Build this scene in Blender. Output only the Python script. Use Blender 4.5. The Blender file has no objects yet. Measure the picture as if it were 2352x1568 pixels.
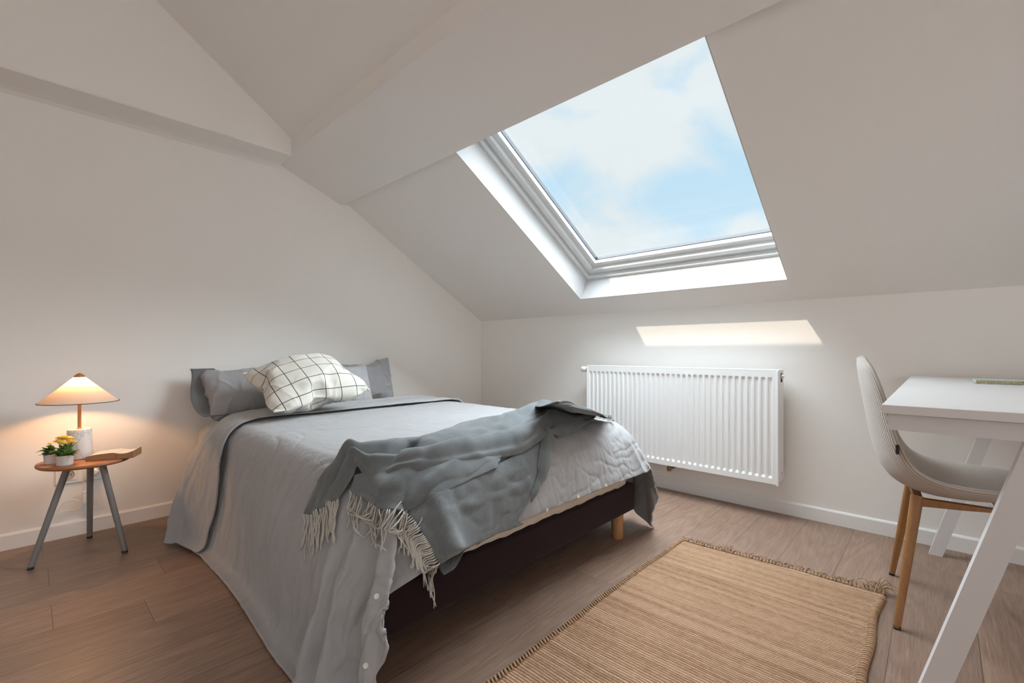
import bpy, bmesh, math, random
import numpy as np
from mathutils import Vector, Matrix
from mathutils.bvhtree import BVHTree
C = bpy.context.scene.collection
PI = math.pi
V = Vector
rnd = random.Random(7)

# ------------------------------------------------------------------ camera
F_PX, CX, HOR, CAMH, YAW = 1041.0, 1176.0, 806.6, 0.9, math.radians(43.13)
FW = V((math.cos(YAW), math.sin(YAW), 0)); RT = V((math.sin(YAW), -math.cos(YAW), 0))
cam = bpy.data.cameras.new('camera'); camo = bpy.data.objects.new('camera', cam); C.objects.link(camo)
camo.location = (0, 0, CAMH); camo.rotation_euler = (PI/2, 0, YAW - PI/2)
cam.sensor_width = 36; cam.lens = F_PX/2352*36; cam.shift_y = (HOR-784)/2352; cam.clip_start = .01
bpy.context.scene.camera = camo

def ray(u, v):
    return (FW + RT*((u-CX)/F_PX) + V((0, 0, (HOR-v)/F_PX)))
EYE = V((0, 0, CAMH))
def on_y(u, v, y): d = ray(u, v); return EYE + d*(y/d.y)
def on_x(u, v, x): d = ray(u, v); return EYE + d*(x/d.x)
def on_z(u, v, z): d = ray(u, v); return EYE + d*((z-CAMH)/d.z)

# ------------------------------------------------------------------ materials
def mat(name, color, rough=.6, metal=0, spec=.5, **kw):
    m = bpy.data.materials.new(name); m.use_nodes = True
    b = m.node_tree.nodes['Principled BSDF']
    b.inputs['Base Color'].default_value = (*color, 1); b.inputs['Roughness'].default_value = rough
    b.inputs['Metallic'].default_value = metal; b.inputs['Specular IOR Level'].default_value = spec
    for k, v in kw.items(): b.inputs[k.replace('_', ' ')].default_value = v
    return m
class G:
    def __init__(s, m): s.m = m; s.t = m.node_tree; s.b = s.t.nodes.get('Principled BSDF')
    def n(s, typ, **kw):
        nd = s.t.nodes.new(typ)
        for k, v in kw.items(): setattr(nd, k, v)
        return nd
    def l(s, a, b): s.t.links.new(a, b)
    def inp(s, nd, k, val):
        if hasattr(val, 'is_output'): s.l(val, nd.inputs[k])
        else: nd.inputs[k].default_value = val
    def coord(s, kind='Object', scale=(1, 1, 1), rot=(0, 0, 0), loc=(0, 0, 0)):
        tc = s.n('ShaderNodeTexCoord'); mp = s.n('ShaderNodeMapping')
        mp.inputs['Scale'].default_value = scale; mp.inputs['Rotation'].default_value = rot; mp.inputs['Location'].default_value = loc
        s.l(tc.outputs[kind], mp.inputs['Vector']); return mp.outputs['Vector']
    def noise(s, vec, scale=5, detail=3, rough=.5, dist=0):
        nd = s.n('ShaderNodeTexNoise'); s.l(vec, nd.inputs['Vector'])
        nd.inputs['Scale'].default_value = scale; nd.inputs['Detail'].default_value = detail
        nd.inputs['Roughness'].default_value = rough; nd.inputs['Distortion'].default_value = dist
        return nd.outputs['Fac']
    def wave(s, vec, scale, axis='X', dist=0, dscale=1, detail=2, prof='SIN'):
        nd = s.n('ShaderNodeTexWave', bands_direction=axis, wave_profile=prof); s.l(vec, nd.inputs['Vector'])
        nd.inputs['Scale'].default_value = scale; nd.inputs['Distortion'].default_value = dist
        nd.inputs['Detail Scale'].default_value = dscale; nd.inputs['Detail'].default_value = detail
        return nd.outputs['Fac']
    def ramp(s, fac, stops):
        nd = s.n('ShaderNodeValToRGB'); s.l(fac, nd.inputs['Fac']); e = nd.color_ramp.elements
        while len(e) < len(stops): e.new(.5)
        for i, (p, c) in enumerate(stops): e[i].position = p; e[i].color = (*c, 1) if len(c) == 3 else c
        return nd.outputs['Color']
    def math(s, op, a, b=0, c=0):
        nd = s.n('ShaderNodeMath', operation=op); s.inp(nd, 0, a); s.inp(nd, 1, b); s.inp(nd, 2, c); return nd.outputs[0]
    def mix(s, fac, a, b, blend='MIX'):
        nd = s.n('ShaderNodeMix', data_type='RGBA', blend_type=blend)
        s.inp(nd, 0, fac)
        for k, val in ((6, a), (7, b)):
            if hasattr(val, 'is_output'): s.l(val, nd.inputs[k])
            else: nd.inputs[k].default_value = (*val, 1)
        return nd.outputs[2]
    def bump(s, h, strength=.3, dist=.01, normal=None):
        nd = s.n('ShaderNodeBump'); s.l(h, nd.inputs['Height'])
        nd.inputs['Strength'].default_value = strength; nd.inputs['Distance'].default_value = dist
        if normal is not None: s.l(normal, nd.inputs['Normal'])
        s.l(nd.outputs['Normal'], s.b.inputs['Normal']); return nd.outputs['Normal']
    def col(s, c): s.l(c, s.b.inputs['Base Color'])

def paint(name, col, bump=.12):
    m = mat(name, col, .75, spec=.25); g = G(m); v = g.coord('Object')
    g.bump(g.noise(v, 260, 4, .6), bump, .002); return m
M = {}
M['wall'] = paint('wall_paint', (.85, .83, .80))
M['ceiling'] = paint('ceiling_paint', (.83, .81, .785))
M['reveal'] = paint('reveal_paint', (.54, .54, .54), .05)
M['trim'] = mat('white_trim', (.84, .83, .82), .38)
M['white_metal'] = mat('white_enamel', (.86, .87, .87), .3)
M['frame_white'] = mat('white_lacquered_frame', (.64, .65, .65), .35)
M['gasket'] = mat('black_gasket', (.02, .025, .035), .5)
M['desk'] = mat('white_laminate', (.70, .69, .69), .42)
M['chrome'] = mat('chrome', (.8, .8, .8), .2, 1)
M['plastic'] = mat('white_plastic', (.82, .81, .79), .35)
M['dark_metal'] = mat('dark_metal', (.08, .08, .085), .45, .7)
M['black'] = mat('black_rubber', (.015, .014, .014), .6)
M['screen'] = mat('hole_dark', (.03, .03, .03), .8)

def wood(name, c1, c2, scale=18, stretch=(1, 14, 14), rough=.45, kind='Object', rot=(0, 0, 0)):
    m = mat(name, c1, rough); g = G(m); v = g.coord(kind, stretch, rot)
    n1 = g.noise(v, scale/6, 5, .62, .6); n2 = g.noise(v, scale, 4, .7)
    f = g.math('ADD', g.math('MULTIPLY', n1, .65), g.math('MULTIPLY', n2, .35))
    g.col(g.ramp(f, [(.3, c1), (.68, c2)])); g.bump(n2, .12, .002); return m
M['oak'] = wood('oiled_oak', (.24, .105, .035), (.40, .20, .075), 30, (14, 14, 1))
M['walnut_top'] = wood('walnut_table_top', (.24, .085, .03), (.42, .17, .065), 22, (2, 22, 22))
M['beech'] = wood('beech_leg', (.38, .19, .08), (.56, .31, .14), 30, (14, 14, 1))
M['lamp_wood'] = wood('lamp_stem_wood', (.36, .15, .05), (.5, .24, .09), 30, (16, 16, 1))

def floor_mat():
    m = mat('laminate_floor', (.3, .2, .15), .42, spec=.5); g = G(m)
    tc = g.n('ShaderNodeTexCoord'); sx = g.n('ShaderNodeSeparateXYZ'); g.l(tc.outputs['Object'], sx.inputs[0])
    PW, PL = .1985, 1.29
    row = g.math('FLOOR', g.math('DIVIDE', g.math('ADD', sx.outputs[1], 5-.898+25*PW-5), PW))
    wn = g.n('ShaderNodeTexWhiteNoise', noise_dimensions='1D'); g.l(row, wn.inputs['W'])
    xs = g.math('ADD', g.math('DIVIDE', sx.outputs[0], PL), g.math('MULTIPLY', wn.outputs['Value'], 7.31))
    colr = g.math('FLOOR', xs)
    cb = g.n('ShaderNodeCombineXYZ'); g.l(row, cb.inputs[0]); g.l(colr, cb.inputs[1])
    wn2 = g.n('ShaderNodeTexWhiteNoise', noise_dimensions='2D'); g.l(cb.outputs[0], wn2.inputs['Vector'])
    # plank coordinates shifted per plank so that grain differs
    off = g.n('ShaderNodeVectorMath', operation='SCALE'); g.l(wn2.outputs['Color'], off.inputs[0]); off.inputs['Scale'].default_value = 30
    ad = g.n('ShaderNodeVectorMath', operation='ADD'); g.l(tc.outputs['Object'], ad.inputs[0]); g.l(off.outputs[0], ad.inputs[1])
    mp = g.n('ShaderNodeMapping'); mp.inputs['Scale'].default_value = (1.3, 9, 9); g.l(ad.outputs[0], mp.inputs[0])
    n0 = g.noise(mp.outputs[0], .8, 2, .5, .3)
    rings = g.math('FRACT', g.math('MULTIPLY', n0, 11))
    rings = g.math('ABSOLUTE', g.math('SUBTRACT', rings, .5))
    mp2 = g.n('ShaderNodeMapping'); mp2.inputs['Scale'].default_value = (3, 110, 110); g.l(ad.outputs[0], mp2.inputs[0])
    n2 = g.noise(mp2.outputs[0], 2.6, 6, .78, .1)
    f = g.math('ADD', g.math('MULTIPLY', n2, .86), g.math('MULTIPLY', rings, .15))
    c = g.ramp(f, [(.25, (.135, .080, .056)), (.5, (.27, .180, .134)), (.75, (.43, .315, .25))])
    tint = g.ramp(wn2.outputs['Value'], [(0, (.82, .80, .78)), (.5, (1, .97, .95)), (1, (1.12, 1.08, 1.06))])
    c = g.mix(1, c, tint, 'MULTIPLY')
    fy = g.math('FRACT', g.math('DIVIDE', g.math('ADD', sx.outputs[1], 5-.898+25*PW-5), PW))
    fx = g.math('FRACT', xs)
    ey = g.math('MINIMUM', fy, g.math('SUBTRACT', 1, fy)); ex = g.math('MINIMUM', fx, g.math('SUBTRACT', 1, fx))
    gap = g.math('MINIMUM', g.math('MULTIPLY', ey, PW), g.math('MULTIPLY', ex, PL))
    gm = g.math('SMOOTH_MIN', g.math('DIVIDE', gap, .0016), 1.0, .3)
    c = g.mix(gm, (.06, .04, .03), c)
    g.col(c)
    r = g.math('ADD', .33, g.math('MULTIPLY', n2, .16)); g.l(r, g.b.inputs['Roughness'])
    h = g.math('ADD', g.math('MULTIPLY', n2, .12), gm)
    g.bump(h, .25, .0015)
    return m
M['floor'] = floor_mat()

def fabric(name, col, weave=900, bump=.25, sheen=.25, rough=.9, fold=0, var=.12):
    m = mat(name, col, rough, spec=.15); g = G(m); m.node_tree.nodes['Principled BSDF'].inputs['Sheen Weight'].default_value = sheen
    v = g.coord('Object')
    n = g.noise(v, weave, 2, .5); n1 = g.noise(v, 12, 4, .6)
    g.col(g.mix(g.math('MULTIPLY', g.math('ADD', g.math('MULTIPLY', n1, .6), g.math('MULTIPLY', n, .4)), 1), tuple(c*(1-var) for c in col), tuple(min(1, c*(1+var)) for c in col)))
    h = g.math('MULTIPLY', n, .12)
    if fold:
        v2 = g.coord('Object', (1, 1, .35)); a = g.noise(v2, 16, 3, .55, 1.2); a = g.math('ABSOLUTE', g.math('SUBTRACT', a, .5))
        h = g.math('ADD', h, g.math('MULTIPLY', a, fold))
    g.bump(h, bump, .006); return m
M['duvet'] = fabric('grey_cotton', (.375, .375, .382), fold=1.3, bump=.5)
M['pillow'] = fabric('grey_pillow_cotton', (.33, .33, .342), fold=1.2, bump=.4)
M['pale_pillow'] = fabric('pale_grey_cotton', (.46, .46, .475), fold=1.2, bump=.4)
M['sheet'] = fabric('cream_sheet', (.62, .55, .46), fold=1.0, bump=.4)
M['divan'] = fabric('aubergine_upholstery', (.022, .0105, .013), 700, .4, .08)

# ------------------------------------------------------------------ mesh helpers
def obj(name, bm, m, parent=None, smooth=True, angle=None, kind=None):
    bmesh.ops.recalc_face_normals(bm, faces=bm.faces[:])
    me = bpy.data.meshes.new(name); bm.to_mesh(me); bm.free()
    for mm in (m if isinstance(m, (list, tuple)) else [m]): me.materials.append(mm)
    o = bpy.data.objects.new(name, me); C.objects.link(o)
    if smooth:
        me.polygons.foreach_set('use_smooth', [True]*len(me.polygons))
        if angle: me.set_sharp_from_angle(angle=math.radians(angle))
    if parent is not None:
        o.parent = parent; o.matrix_parent_inverse = Matrix.Translation(-parent.location) if parent.type == 'EMPTY' else Matrix()
    if kind: o['kind'] = kind
    return o
def thing(name, label, cat, loc=(0, 0, 0), group=None):
    o = bpy.data.objects.new(name, None); C.objects.link(o); o.location = loc; o.empty_display_size = .05
    return tag(o, label, cat, group)
def tag(o, label, cat, group=None):
    o['label'] = label; o['category'] = cat
    if group: o['group'] = group
    return o
def part_label(o, label): o['label'] = label; return o
def box(bm, x0, x1, y0, y1, z0, z1, r=0, seg=2):
    vs = [bm.verts.new((x, y, z)) for z in (z0, z1) for y in (y0, y1) for x in (x0, x1)]
    fs = [(0, 2, 3, 1), (4, 5, 7, 6), (0, 1, 5, 4), (2, 6, 7, 3), (0, 4, 6, 2), (1, 3, 7, 5)]
    faces = [bm.faces.new([vs[i] for i in f]) for f in fs]
    if r:
        ed = list({e for f in faces for e in f.edges})
        bmesh.ops.bevel(bm, geom=ed, offset=r, segments=seg, affect='EDGES', profile=.5)
    return bm
def quad(bm, pts):
    return bm.faces.new([bm.verts.new(p) for p in pts])
def prism(bm, poly, d):          # extrude a polygon (list of 3d points) by vector d
    a = [bm.verts.new(p) for p in poly]; b = [bm.verts.new(V(p)+V(d)) for p in poly]
    bm.faces.new(a[::-1]); bm.faces.new(b)
    for i in range(len(a)):
        j = (i+1) % len(a); bm.faces.new((a[i], a[j], b[j], b[i]))
    return bm
def lathe(bm, prof, seg=32, cx=0, cy=0, cap=True):
    rings = []
    for r, z in prof:
        rings.append([bm.verts.new((cx+r*math.cos(2*PI*k/seg), cy+r*math.sin(2*PI*k/seg), z)) for k in range(seg)])
    for a, b in zip(rings, rings[1:]):
        for k in range(seg): bm.faces.new((a[k], a[(k+1) % seg], b[(k+1) % seg], b[k]))
    if cap:
        for rg in (rings[0], rings[-1]):
            try: bm.faces.new(rg)
            except ValueError: pass
    return bm
def tube(bm, pts, rad, seg=8, cap=True):
    pts = [V(p) for p in pts]; n = len(pts)
    rads = rad if isinstance(rad, (list, tuple)) else [rad]*n
    rings = []; up = None
    for i, p in enumerate(pts):
        t = (pts[min(i+1, n-1)]-pts[max(i-1, 0)]).normalized()
        if up is None:
            up = V((0, 0, 1)) if abs(t.z) < .9 else V((1, 0, 0))
        s = t.cross(up)
        if s.length < 1e-6: s = t.orthogonal()
        s.normalize(); up = s.cross(t).normalized()
        rings.append([bm.verts.new(p+(s*math.cos(2*PI*k/seg)+up*math.sin(2*PI*k/seg))*rads[i]) for k in range(seg)])
    for a, b in zip(rings, rings[1:]):
        for k in range(seg): bm.faces.new((a[k], a[(k+1) % seg], b[(k+1) % seg], b[k]))
    if cap: bm.faces.new(rings[0][::-1]); bm.faces.new(rings[-1])
    return bm
def cr(pts, n):                  # catmull-rom through points, n samples
    pts = [V(p) for p in pts]; P = [pts[0]*2-pts[1]]+pts+[pts[-1]*2-pts[-2]]; out = []
    m = len(pts)-1
    for i in range(n):
        s = i/(n-1)*m; k = min(int(s), m-1); t = s-k; a, b, c, d = P[k:k+4]
        out.append(.5*((2*b)+(c-a)*t+(2*a-5*b+4*c-d)*t*t+(3*b-a-3*c+d)*t*t*t))
    return out
def grid(bm, rows, uv=None):     # rows: list of lists of points
    vs = [[bm.verts.new(p) for p in r] for r in rows]; fs = []
    for a, b in zip(vs, vs[1:]):
        for k in range(len(a)-1): fs.append(bm.faces.new((a[k], a[k+1], b[k+1], b[k])))
    return vs, fs
def mod(o, typ, **kw):
    m = o.modifiers.new(typ.lower(), typ)
    for k, v in kw.items(): setattr(m, k, v)
    return m
# ------------------------------------------------------------------ room shell
X2, Y1, ZK, SL = 2.871, 3.083, 1.178, .593      # radiator wall, bed wall, knee wall height, roof slope
XB, YR = -3.0, -3.4                             # unseen walls behind the camera
def zs(x, off=0): return ZK + off + SL*(X2-x)
XW0, XW1, YW0, YW1 = 1.552, 2.711, .565, 1.868  # skylight opening in the slope
BX0, BX1, ZB0, ZB1, YBK = 1.095, 1.52, 2.104, 1.935, 2.872      # beam underside and the boxed band's face
def struct(name, bm, m, smooth=False): return obj(name, bm, m, None, smooth, None, 'structure')

bm = bmesh.new(); box(bm, XB-.1, X2+.1, YR-.1, Y1+.1, -.12, 0); struct('floor', bm, M['floor'])
# radiator wall and its baseboard
bm = bmesh.new(); box(bm, X2, X2+.25, YR-.1, Y1+.1, 0, ZK+.06); struct('wall_right', bm, M['wall'])
# bed wall, with the boxed-out band above it
UC0, UC1 = 2.198, .714                          # upper ceiling height at the beam and its slope
XRID = -.55; ZRID = UC0+UC1*(BX0-XRID)
bm = bmesh.new()
prof = [(X2+.1, 0), (X2+.1, zs(X2+.1, .15)), (BX0, zs(BX0, .25)), (XRID, ZRID+.25), (XB-.1, 2.2), (XB-.1, 0)]
prism(bm, [(x, Y1, z) for x, z in prof], (0, .2, 0)); struct('wall_back', bm, M['wall'])
bm = bmesh.new()
sec = [(Y1+.01, 2.066), (Y1-.006, 2.074), (Y1-.022, 2.084), (Y1-.06, 2.091), (YBK+.004, 2.097), (YBK, 2.102), (YBK, 3.9), (Y1+.01, 3.9)]
prism(bm, [(BX0+.004, y, z) for y, z in sec], (XB-BX0, 0, 0)); struct('wall_back_bulkhead', bm, M['wall'])
# sloping ceiling with the skylight opening (four slabs and their reveals)
DV = .20                                        # vertical thickness of the roof lining
roof_normal = V((SL, 0, 1)).normalized()
dn = roof_normal*(DV*roof_normal.z)
bm = bmesh.new()
def slab(x0, x1, y0, y1):
    prism(bm, [(x0, y0, zs(x0)), (x1, y0, zs(x1)), (x1, y1, zs(x1)), (x0, y1, zs(x0))], dn)
slab(XW1, X2+.12, YR-.1, Y1+.1); slab(BX0+.12, XW0, YR-.1, Y1+.1)
slab(XW0, XW1, YR-.1, YW0); slab(XW0, XW1, YW1, Y1+.1)
struct('ceiling', bm, M['ceiling'])
# the boxed beam along the ceiling
bm = bmesh.new()
prism(bm, [(BX0, YR, ZB0), (BX1, YR, ZB1), (BX1+.02, YR, zs(BX1+.02)+.03), (BX0+.1, YR, zs(BX0)+.2), (BX0, YR, UC0+.05)], (0, Y1+.02-YR, 0))
struct('ceiling_beam', bm, M['ceiling'])
# upper ceiling to the ridge, and the far side of the roof behind the camera
bm = bmesh.new()
prism(bm, [(BX0+.01, YR, UC0-.007), (XRID, YR, ZRID), (XB-.1, YR, 1.75), (XB-.1, YR, 2.0), (XRID, YR, ZRID+.25), (BX0+.01, YR, UC0+.25)], (0, Y1+.1-YR, 0))
struct('ceiling_upper', bm, M['ceiling'])
# walls behind the camera each with an invented opening for a fill lamp
def holed_wall(name, a, fixed, lo, hi, z1, w0, w1, wz0, wz1, t):
    bm = bmesh.new()
    for u0, u1, za, zb in ((lo, w0, 0, z1), (w1, hi, 0, z1), (w0, w1, 0, wz0), (w0, w1, wz1, z1)):
        if a == 'x': box(bm, fixed-t, fixed, u0, u1, za, zb)
        else: box(bm, u0, u1, fixed-t, fixed, za, zb)
    return struct(name, bm, M['wall'])
holed_wall('wall_left', 'x', XB, YR, Y1, 1.85, -2.6, 1.4, .25, 1.7, .15)
holed_wall('wall_front', 'y', YR, XB, X2, 4.0, -2.2, 1.6, .3, 2.15, .15)
for nm, pts in (('trim_1', ('x', XB-.07, -2.6, 1.4, .25, 1.7)), ('trim_2', ('y', YR-.07, -2.2, 1.6, .3, 2.15))):
    a, f, u0, u1, z0, z1 = pts; bm = bmesh.new()
    bars = [(u0, u0+.06, z0, z1), (u1-.06, u1, z0, z1), (u0, u1, z0, z0+.06), (u0, u1, z1-.06, z1), ((u0+u1)/2-.03, (u0+u1)/2+.03, z0, z1)]
    for a0, a1, b0, b1 in bars:
        if a == 'x': box(bm, f-.03, f+.03, a0, a1, b0, b1)
        else: box(bm, a0, a1, f-.03, f+.03, b0, b1)
    struct(nm, bm, M['frame_white'])

# baseboards
def bboard(name, pts):                          # profile extruded, pts (start, end, inward normal)
    a, b, n = V(pts[0]), V(pts[1]), V(pts[2]); bm = bmesh.new()
    pr = [(0, 0), (.012, 0), (.012, .064), (.008, .07), (0, .073)]
    prism(bm, [a+n*d+V((0, 0, z)) for d, z in pr], b-a); return struct(name, bm, M['trim'])
bboard('baseboard_right', ((X2, YR, 0), (X2, Y1, 0), (-1, 0, 0)))
bboard('baseboard_back', ((XB, Y1, 0), (X2, Y1, 0), (0, -1, 0)))

# skylight: casing, sash, gasket and glass, set in the plane of the roof
def sp(x, y, d): return V((x, y, zs(x))) + roof_normal*d           # point at (x, y) of the slope, d along its normal
ud = V((-1, 0, SL)).normalized(); UL = math.hypot(1, SL)   # up-slope direction
P0 = V((XW1, 0, zs(XW1))); LEN = (XW1-XW0)*UL
def wp(s, y, d): return P0 + ud*s + V((0, y, 0)) + roof_normal*d    # s up-slope from the lower edge
def fr(bm, s0, s1, y0, y1, i0, i1, j0, j1, d0, d1):
    # rectangular ring: outer (s0..s1,y0..y1), inner inset (i0 bottom, i1 top, j0, j1 sides), depth d0..d1
    def bar(a0, a1, b0, b1):
        prism(bm, [wp(a0, b0, d0), wp(a1, b0, d0), wp(a1, b1, d0), wp(a0, b1, d0)], roof_normal*(d1-d0))
    bar(s0, s0+i0, y0, y1); bar(s1-i1, s1, y0, y1); bar(s0+i0, s1-i1, y0, y0+j0); bar(s0+i0, s1-i1, y1-j1, y1)
D0 = DV*roof_normal.z
bm = bmesh.new(); e = .004
# reveal boards lining the opening, in wall paint darkened against the skylight glare
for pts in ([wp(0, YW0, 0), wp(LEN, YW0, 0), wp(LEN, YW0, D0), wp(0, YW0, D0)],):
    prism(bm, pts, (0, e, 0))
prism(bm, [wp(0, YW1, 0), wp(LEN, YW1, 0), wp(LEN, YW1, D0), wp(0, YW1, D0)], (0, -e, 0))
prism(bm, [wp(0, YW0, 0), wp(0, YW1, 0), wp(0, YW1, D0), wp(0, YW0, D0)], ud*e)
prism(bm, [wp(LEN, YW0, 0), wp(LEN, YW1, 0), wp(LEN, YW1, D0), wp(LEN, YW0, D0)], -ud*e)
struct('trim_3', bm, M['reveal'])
win = bpy.data.objects.new('window_1', None); C.objects.link(win); win.location = wp(0, (YW0+YW1)/2, D0); win['kind'] = 'structure'
LT = LEN+.16
bm = bmesh.new(); fr(bm, -.05, LT, YW0-.15, YW1+.05, .05+.024, .06, .05+.024, .05+.024, D0-.004, D0+.03)
fr(bm, -.05, LT, YW0-.15, YW1+.05, .05+.036, .06, .05+.036, .05+.036, D0+.03, D0+.12)
obj('window_casing', bm, M['frame_white'], win, False)
bm = bmesh.new(); fr(bm, .044, LT-.07, YW0-.056, YW1-.044, .03, .05, .03, .03, D0+.022, D0+.05)
fr(bm, .05, LT-.07, YW0-.05, YW1-.05, .062, .07, .062, .062, D0+.05, D0+.10)
obj('window_sash', bm, M['frame_white'], win, False)
bm = bmesh.new(); fr(bm, .108, LT-.13, YW0+.008, YW1-.108, .008, .008, .008, .008, D0+.078, D0+.102)
obj('window_gasket', bm, M['gasket'], win, False)
gm = bpy.data.materials.new('window_glass'); gm.use_nodes = True; g = G(gm); g.t.nodes.clear()
out = g.n('ShaderNodeOutputMaterial'); tr = g.n('ShaderNodeBsdfTransparent'); gl = g.n('ShaderNodeBsdfGlossy'); mx = g.n('ShaderNodeMixShader'); fn = g.n('ShaderNodeLayerWeight')
tr.inputs[0].default_value = (.97, .985, .985, 1); gl.inputs['Roughness'].default_value = .01
mlt = g.math('ADD', .015, g.math('MULTIPLY', g.math('POWER', fn.outputs['Facing'], 5), .6)); g.l(mlt, mx.inputs[0]); g.l(tr.outputs[0], mx.inputs[1]); g.l(gl.outputs[0], mx.inputs[2]); g.l(mx.outputs[0], out.inputs[0])
bm = bmesh.new(); a = .112; prism(bm, [wp(a, YW0+a-.1, D0+.086), wp(LT-a, YW0+a-.1, D0+.086), wp(LT-a, YW1-a, D0+.086), wp(a, YW1-a, D0+.086)], roof_normal*.006)
obj('window_glass', bm, gm, win, False)
# added unseen block outside, above the skylight: its edge cuts the sun patch short
bm = bmesh.new(); prism(bm, [(1.02, YR, zs(1.02, .3)), (1.655, YR, zs(1.655, .3)), (1.655, YR, 2.47), (1.02, YR, 2.8)], (0, Y1-YR, 0))
struct('sun_block', bm, M['wall'])

# ------------------------------------------------------------------ bed
BL, BR, BF, BH = .645, 2.045, 1.083, 3.06       # left, right, foot, head
def rbox(x0, x1, y0, y1, z0, z1, r, seg=4):
    return box(bmesh.new(), x0, x1, y0, y1, z0, z1, r, seg)
bed = thing('divan_bed', 'double bed with dark aubergine upholstered base on round wooden legs', 'bed', (1.345, 2.07, 0))
bm = rbox(BL, BR, BF, BH, .122, .254, .012, 3); obj('bed_base', bm, M['divan'], bed)
for lx, ly in ((BL+.090, BF+.205), (BR-.095, BF+.045), (BL+.075, BH-.1), (BR-.095, BH-.1)):
    bm = bmesh.new(); lathe(bm, [(.0, 0), (.026, 0), (.0275, .003), (.0295, .125), (0, .125)], 24, lx, ly); obj('bed_leg', bm, M['beech'], bed, True, 50)
MI = .016
bm = bmesh.new(); poly = [(BL+MI, BH, .26)]
for cxx, cyy, a0 in ((BL+.20, BF+.20, PI), (BR-.12, BF+.12, 1.5*PI)):
    rr = cyy-BF-MI
    for k in range(11): a = a0+PI/2*k/10; poly.append((cxx+rr*math.cos(a), cyy+rr*math.sin(a), .26))
poly.append((BR-MI, BH, .26)); prism(bm, poly, (0, 0, .246))
bmesh.ops.bevel(bm, geom=[e for e in bm.edges if abs(e.verts[0].co.z-e.verts[1].co.z) < 1e-6 and e.verts[0].co.z > .5], offset=.085, segments=7, affect='EDGES', profile=.5)
mattress = obj('mattress', bm, M['sheet'], None, True, 60); tag(mattress, 'thick mattress in a cream fitted sheet on the dark bed base', 'mattress')
# rumpled lower edge of the fitted sheet that shows below the duvet at the foot
path = [V(p) for p in poly[1:-1]]; path = [path[0]+V((0, .3, 0))]+path+[path[-1]+V((0, .3, 0))]
dist = [0]
for a, b in zip(path, path[1:]): dist.append(dist[-1]+(b-a).length)
def along(d):
    for k in range(len(path)-1):
        if d <= dist[k+1] or k == len(path)-2:
            t = (d-dist[k])/(dist[k+1]-dist[k]); tg = (path[k+1]-path[k]).normalized(); return path[k].lerp(path[k+1], t), V((tg.y, -tg.x, 0))
bm = bmesh.new(); rows = []
for j, z in enumerate((.345, .31, .285, .266)):
    row = []
    for i in range(221):
        d = dist[-1]*i/220; p, nn = along(d)
        w = math.sin(d*41)*.4+math.sin(d*83+1)*.35+math.sin(d*17+2)*.5
        q = p+nn*(.003+.003*j+.0015*j*w); row.append((q.x, q.y, z+(.006*w-.002 if j == 3 else .003*w*j/3)))
    rows.append(row)
grid(bm, rows); sk = obj('sheet_hem', bm, M['sheet'], None); mod(sk, 'SOLIDIFY', thickness=.003, offset=0)
sk.parent = mattress

def collider(bm, thick=.008, fric=9):
    o = obj('drape_form', bm, M['sheet']); o.modifiers.new('c', 'COLLISION'); s = o.collision
    s.thickness_outer = thick; s.thickness_inner = .02; s.cloth_friction = fric; s.damping = .6; return o
def simulate(o, frames, quality, mass, bend, stiff, selfd, gravity=1, pressure=None, dist=.006):
    m = o.modifiers.new('cloth', 'CLOTH'); s = m.settings
    s.quality = quality; s.mass = mass; s.tension_stiffness = stiff; s.compression_stiffness = stiff*.8; s.shear_stiffness = stiff*.27
    s.bending_stiffness = bend; s.bending_damping = .5; s.air_damping = 1.5; s.tension_damping = s.compression_damping = s.shear_damping = 5
    s.effector_weights.gravity = gravity
    if pressure: s.use_pressure = True; s.uniform_pressure_force = pressure
    cs = m.collision_settings; cs.distance_min = dist; cs.collision_quality = 3
    cs.use_self_collision = selfd > 0
    if selfd > 0: cs.self_distance_min = selfd; cs.self_friction = 20
    sc = bpy.context.scene; m.point_cache.frame_start = 1; m.point_cache.frame_end = frames+5; sc.frame_start = 1; sc.frame_end = frames+5
    for f in range(1, frames+1): sc.frame_set(f)
    dg = bpy.context.evaluated_depsgraph_get(); e = o.evaluated_get(dg); me = e.to_mesh()
    co = np.zeros(len(me.vertices)*3); me.vertices.foreach_get('co', co); e.to_mesh_clear()
    o.modifiers.remove(m); o.data.vertices.foreach_set('co', co); o.data.update(); sc.frame_set(1)
    return co.reshape(-1, 3)
def lerp(x, pts):
    if x <= pts[0][0]: return pts[0][1]
    for (a, fa), (b, fb) in zip(pts, pts[1:]):
        if x <= b: return fa+(fb-fa)*(x-a)/(b-a)
    return pts[-1][1]
LEFT_OFF = [(1.083, .08), (1.2, .10), (1.5, .10), (1.9, .07), (2.2, .045), (2.42, .02), (2.53, .09), (2.7, .175), (2.9, .16), (3.06, .0)]
FOOT_OFF = [(.645, .04), (.9, .04), (1.6, .06), (1.85, .10), (2.045, .14)]
RIGHT_OFF = [(1.083, .09), (1.6, .07), (2.6, .03), (3.06, 0)]
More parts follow.
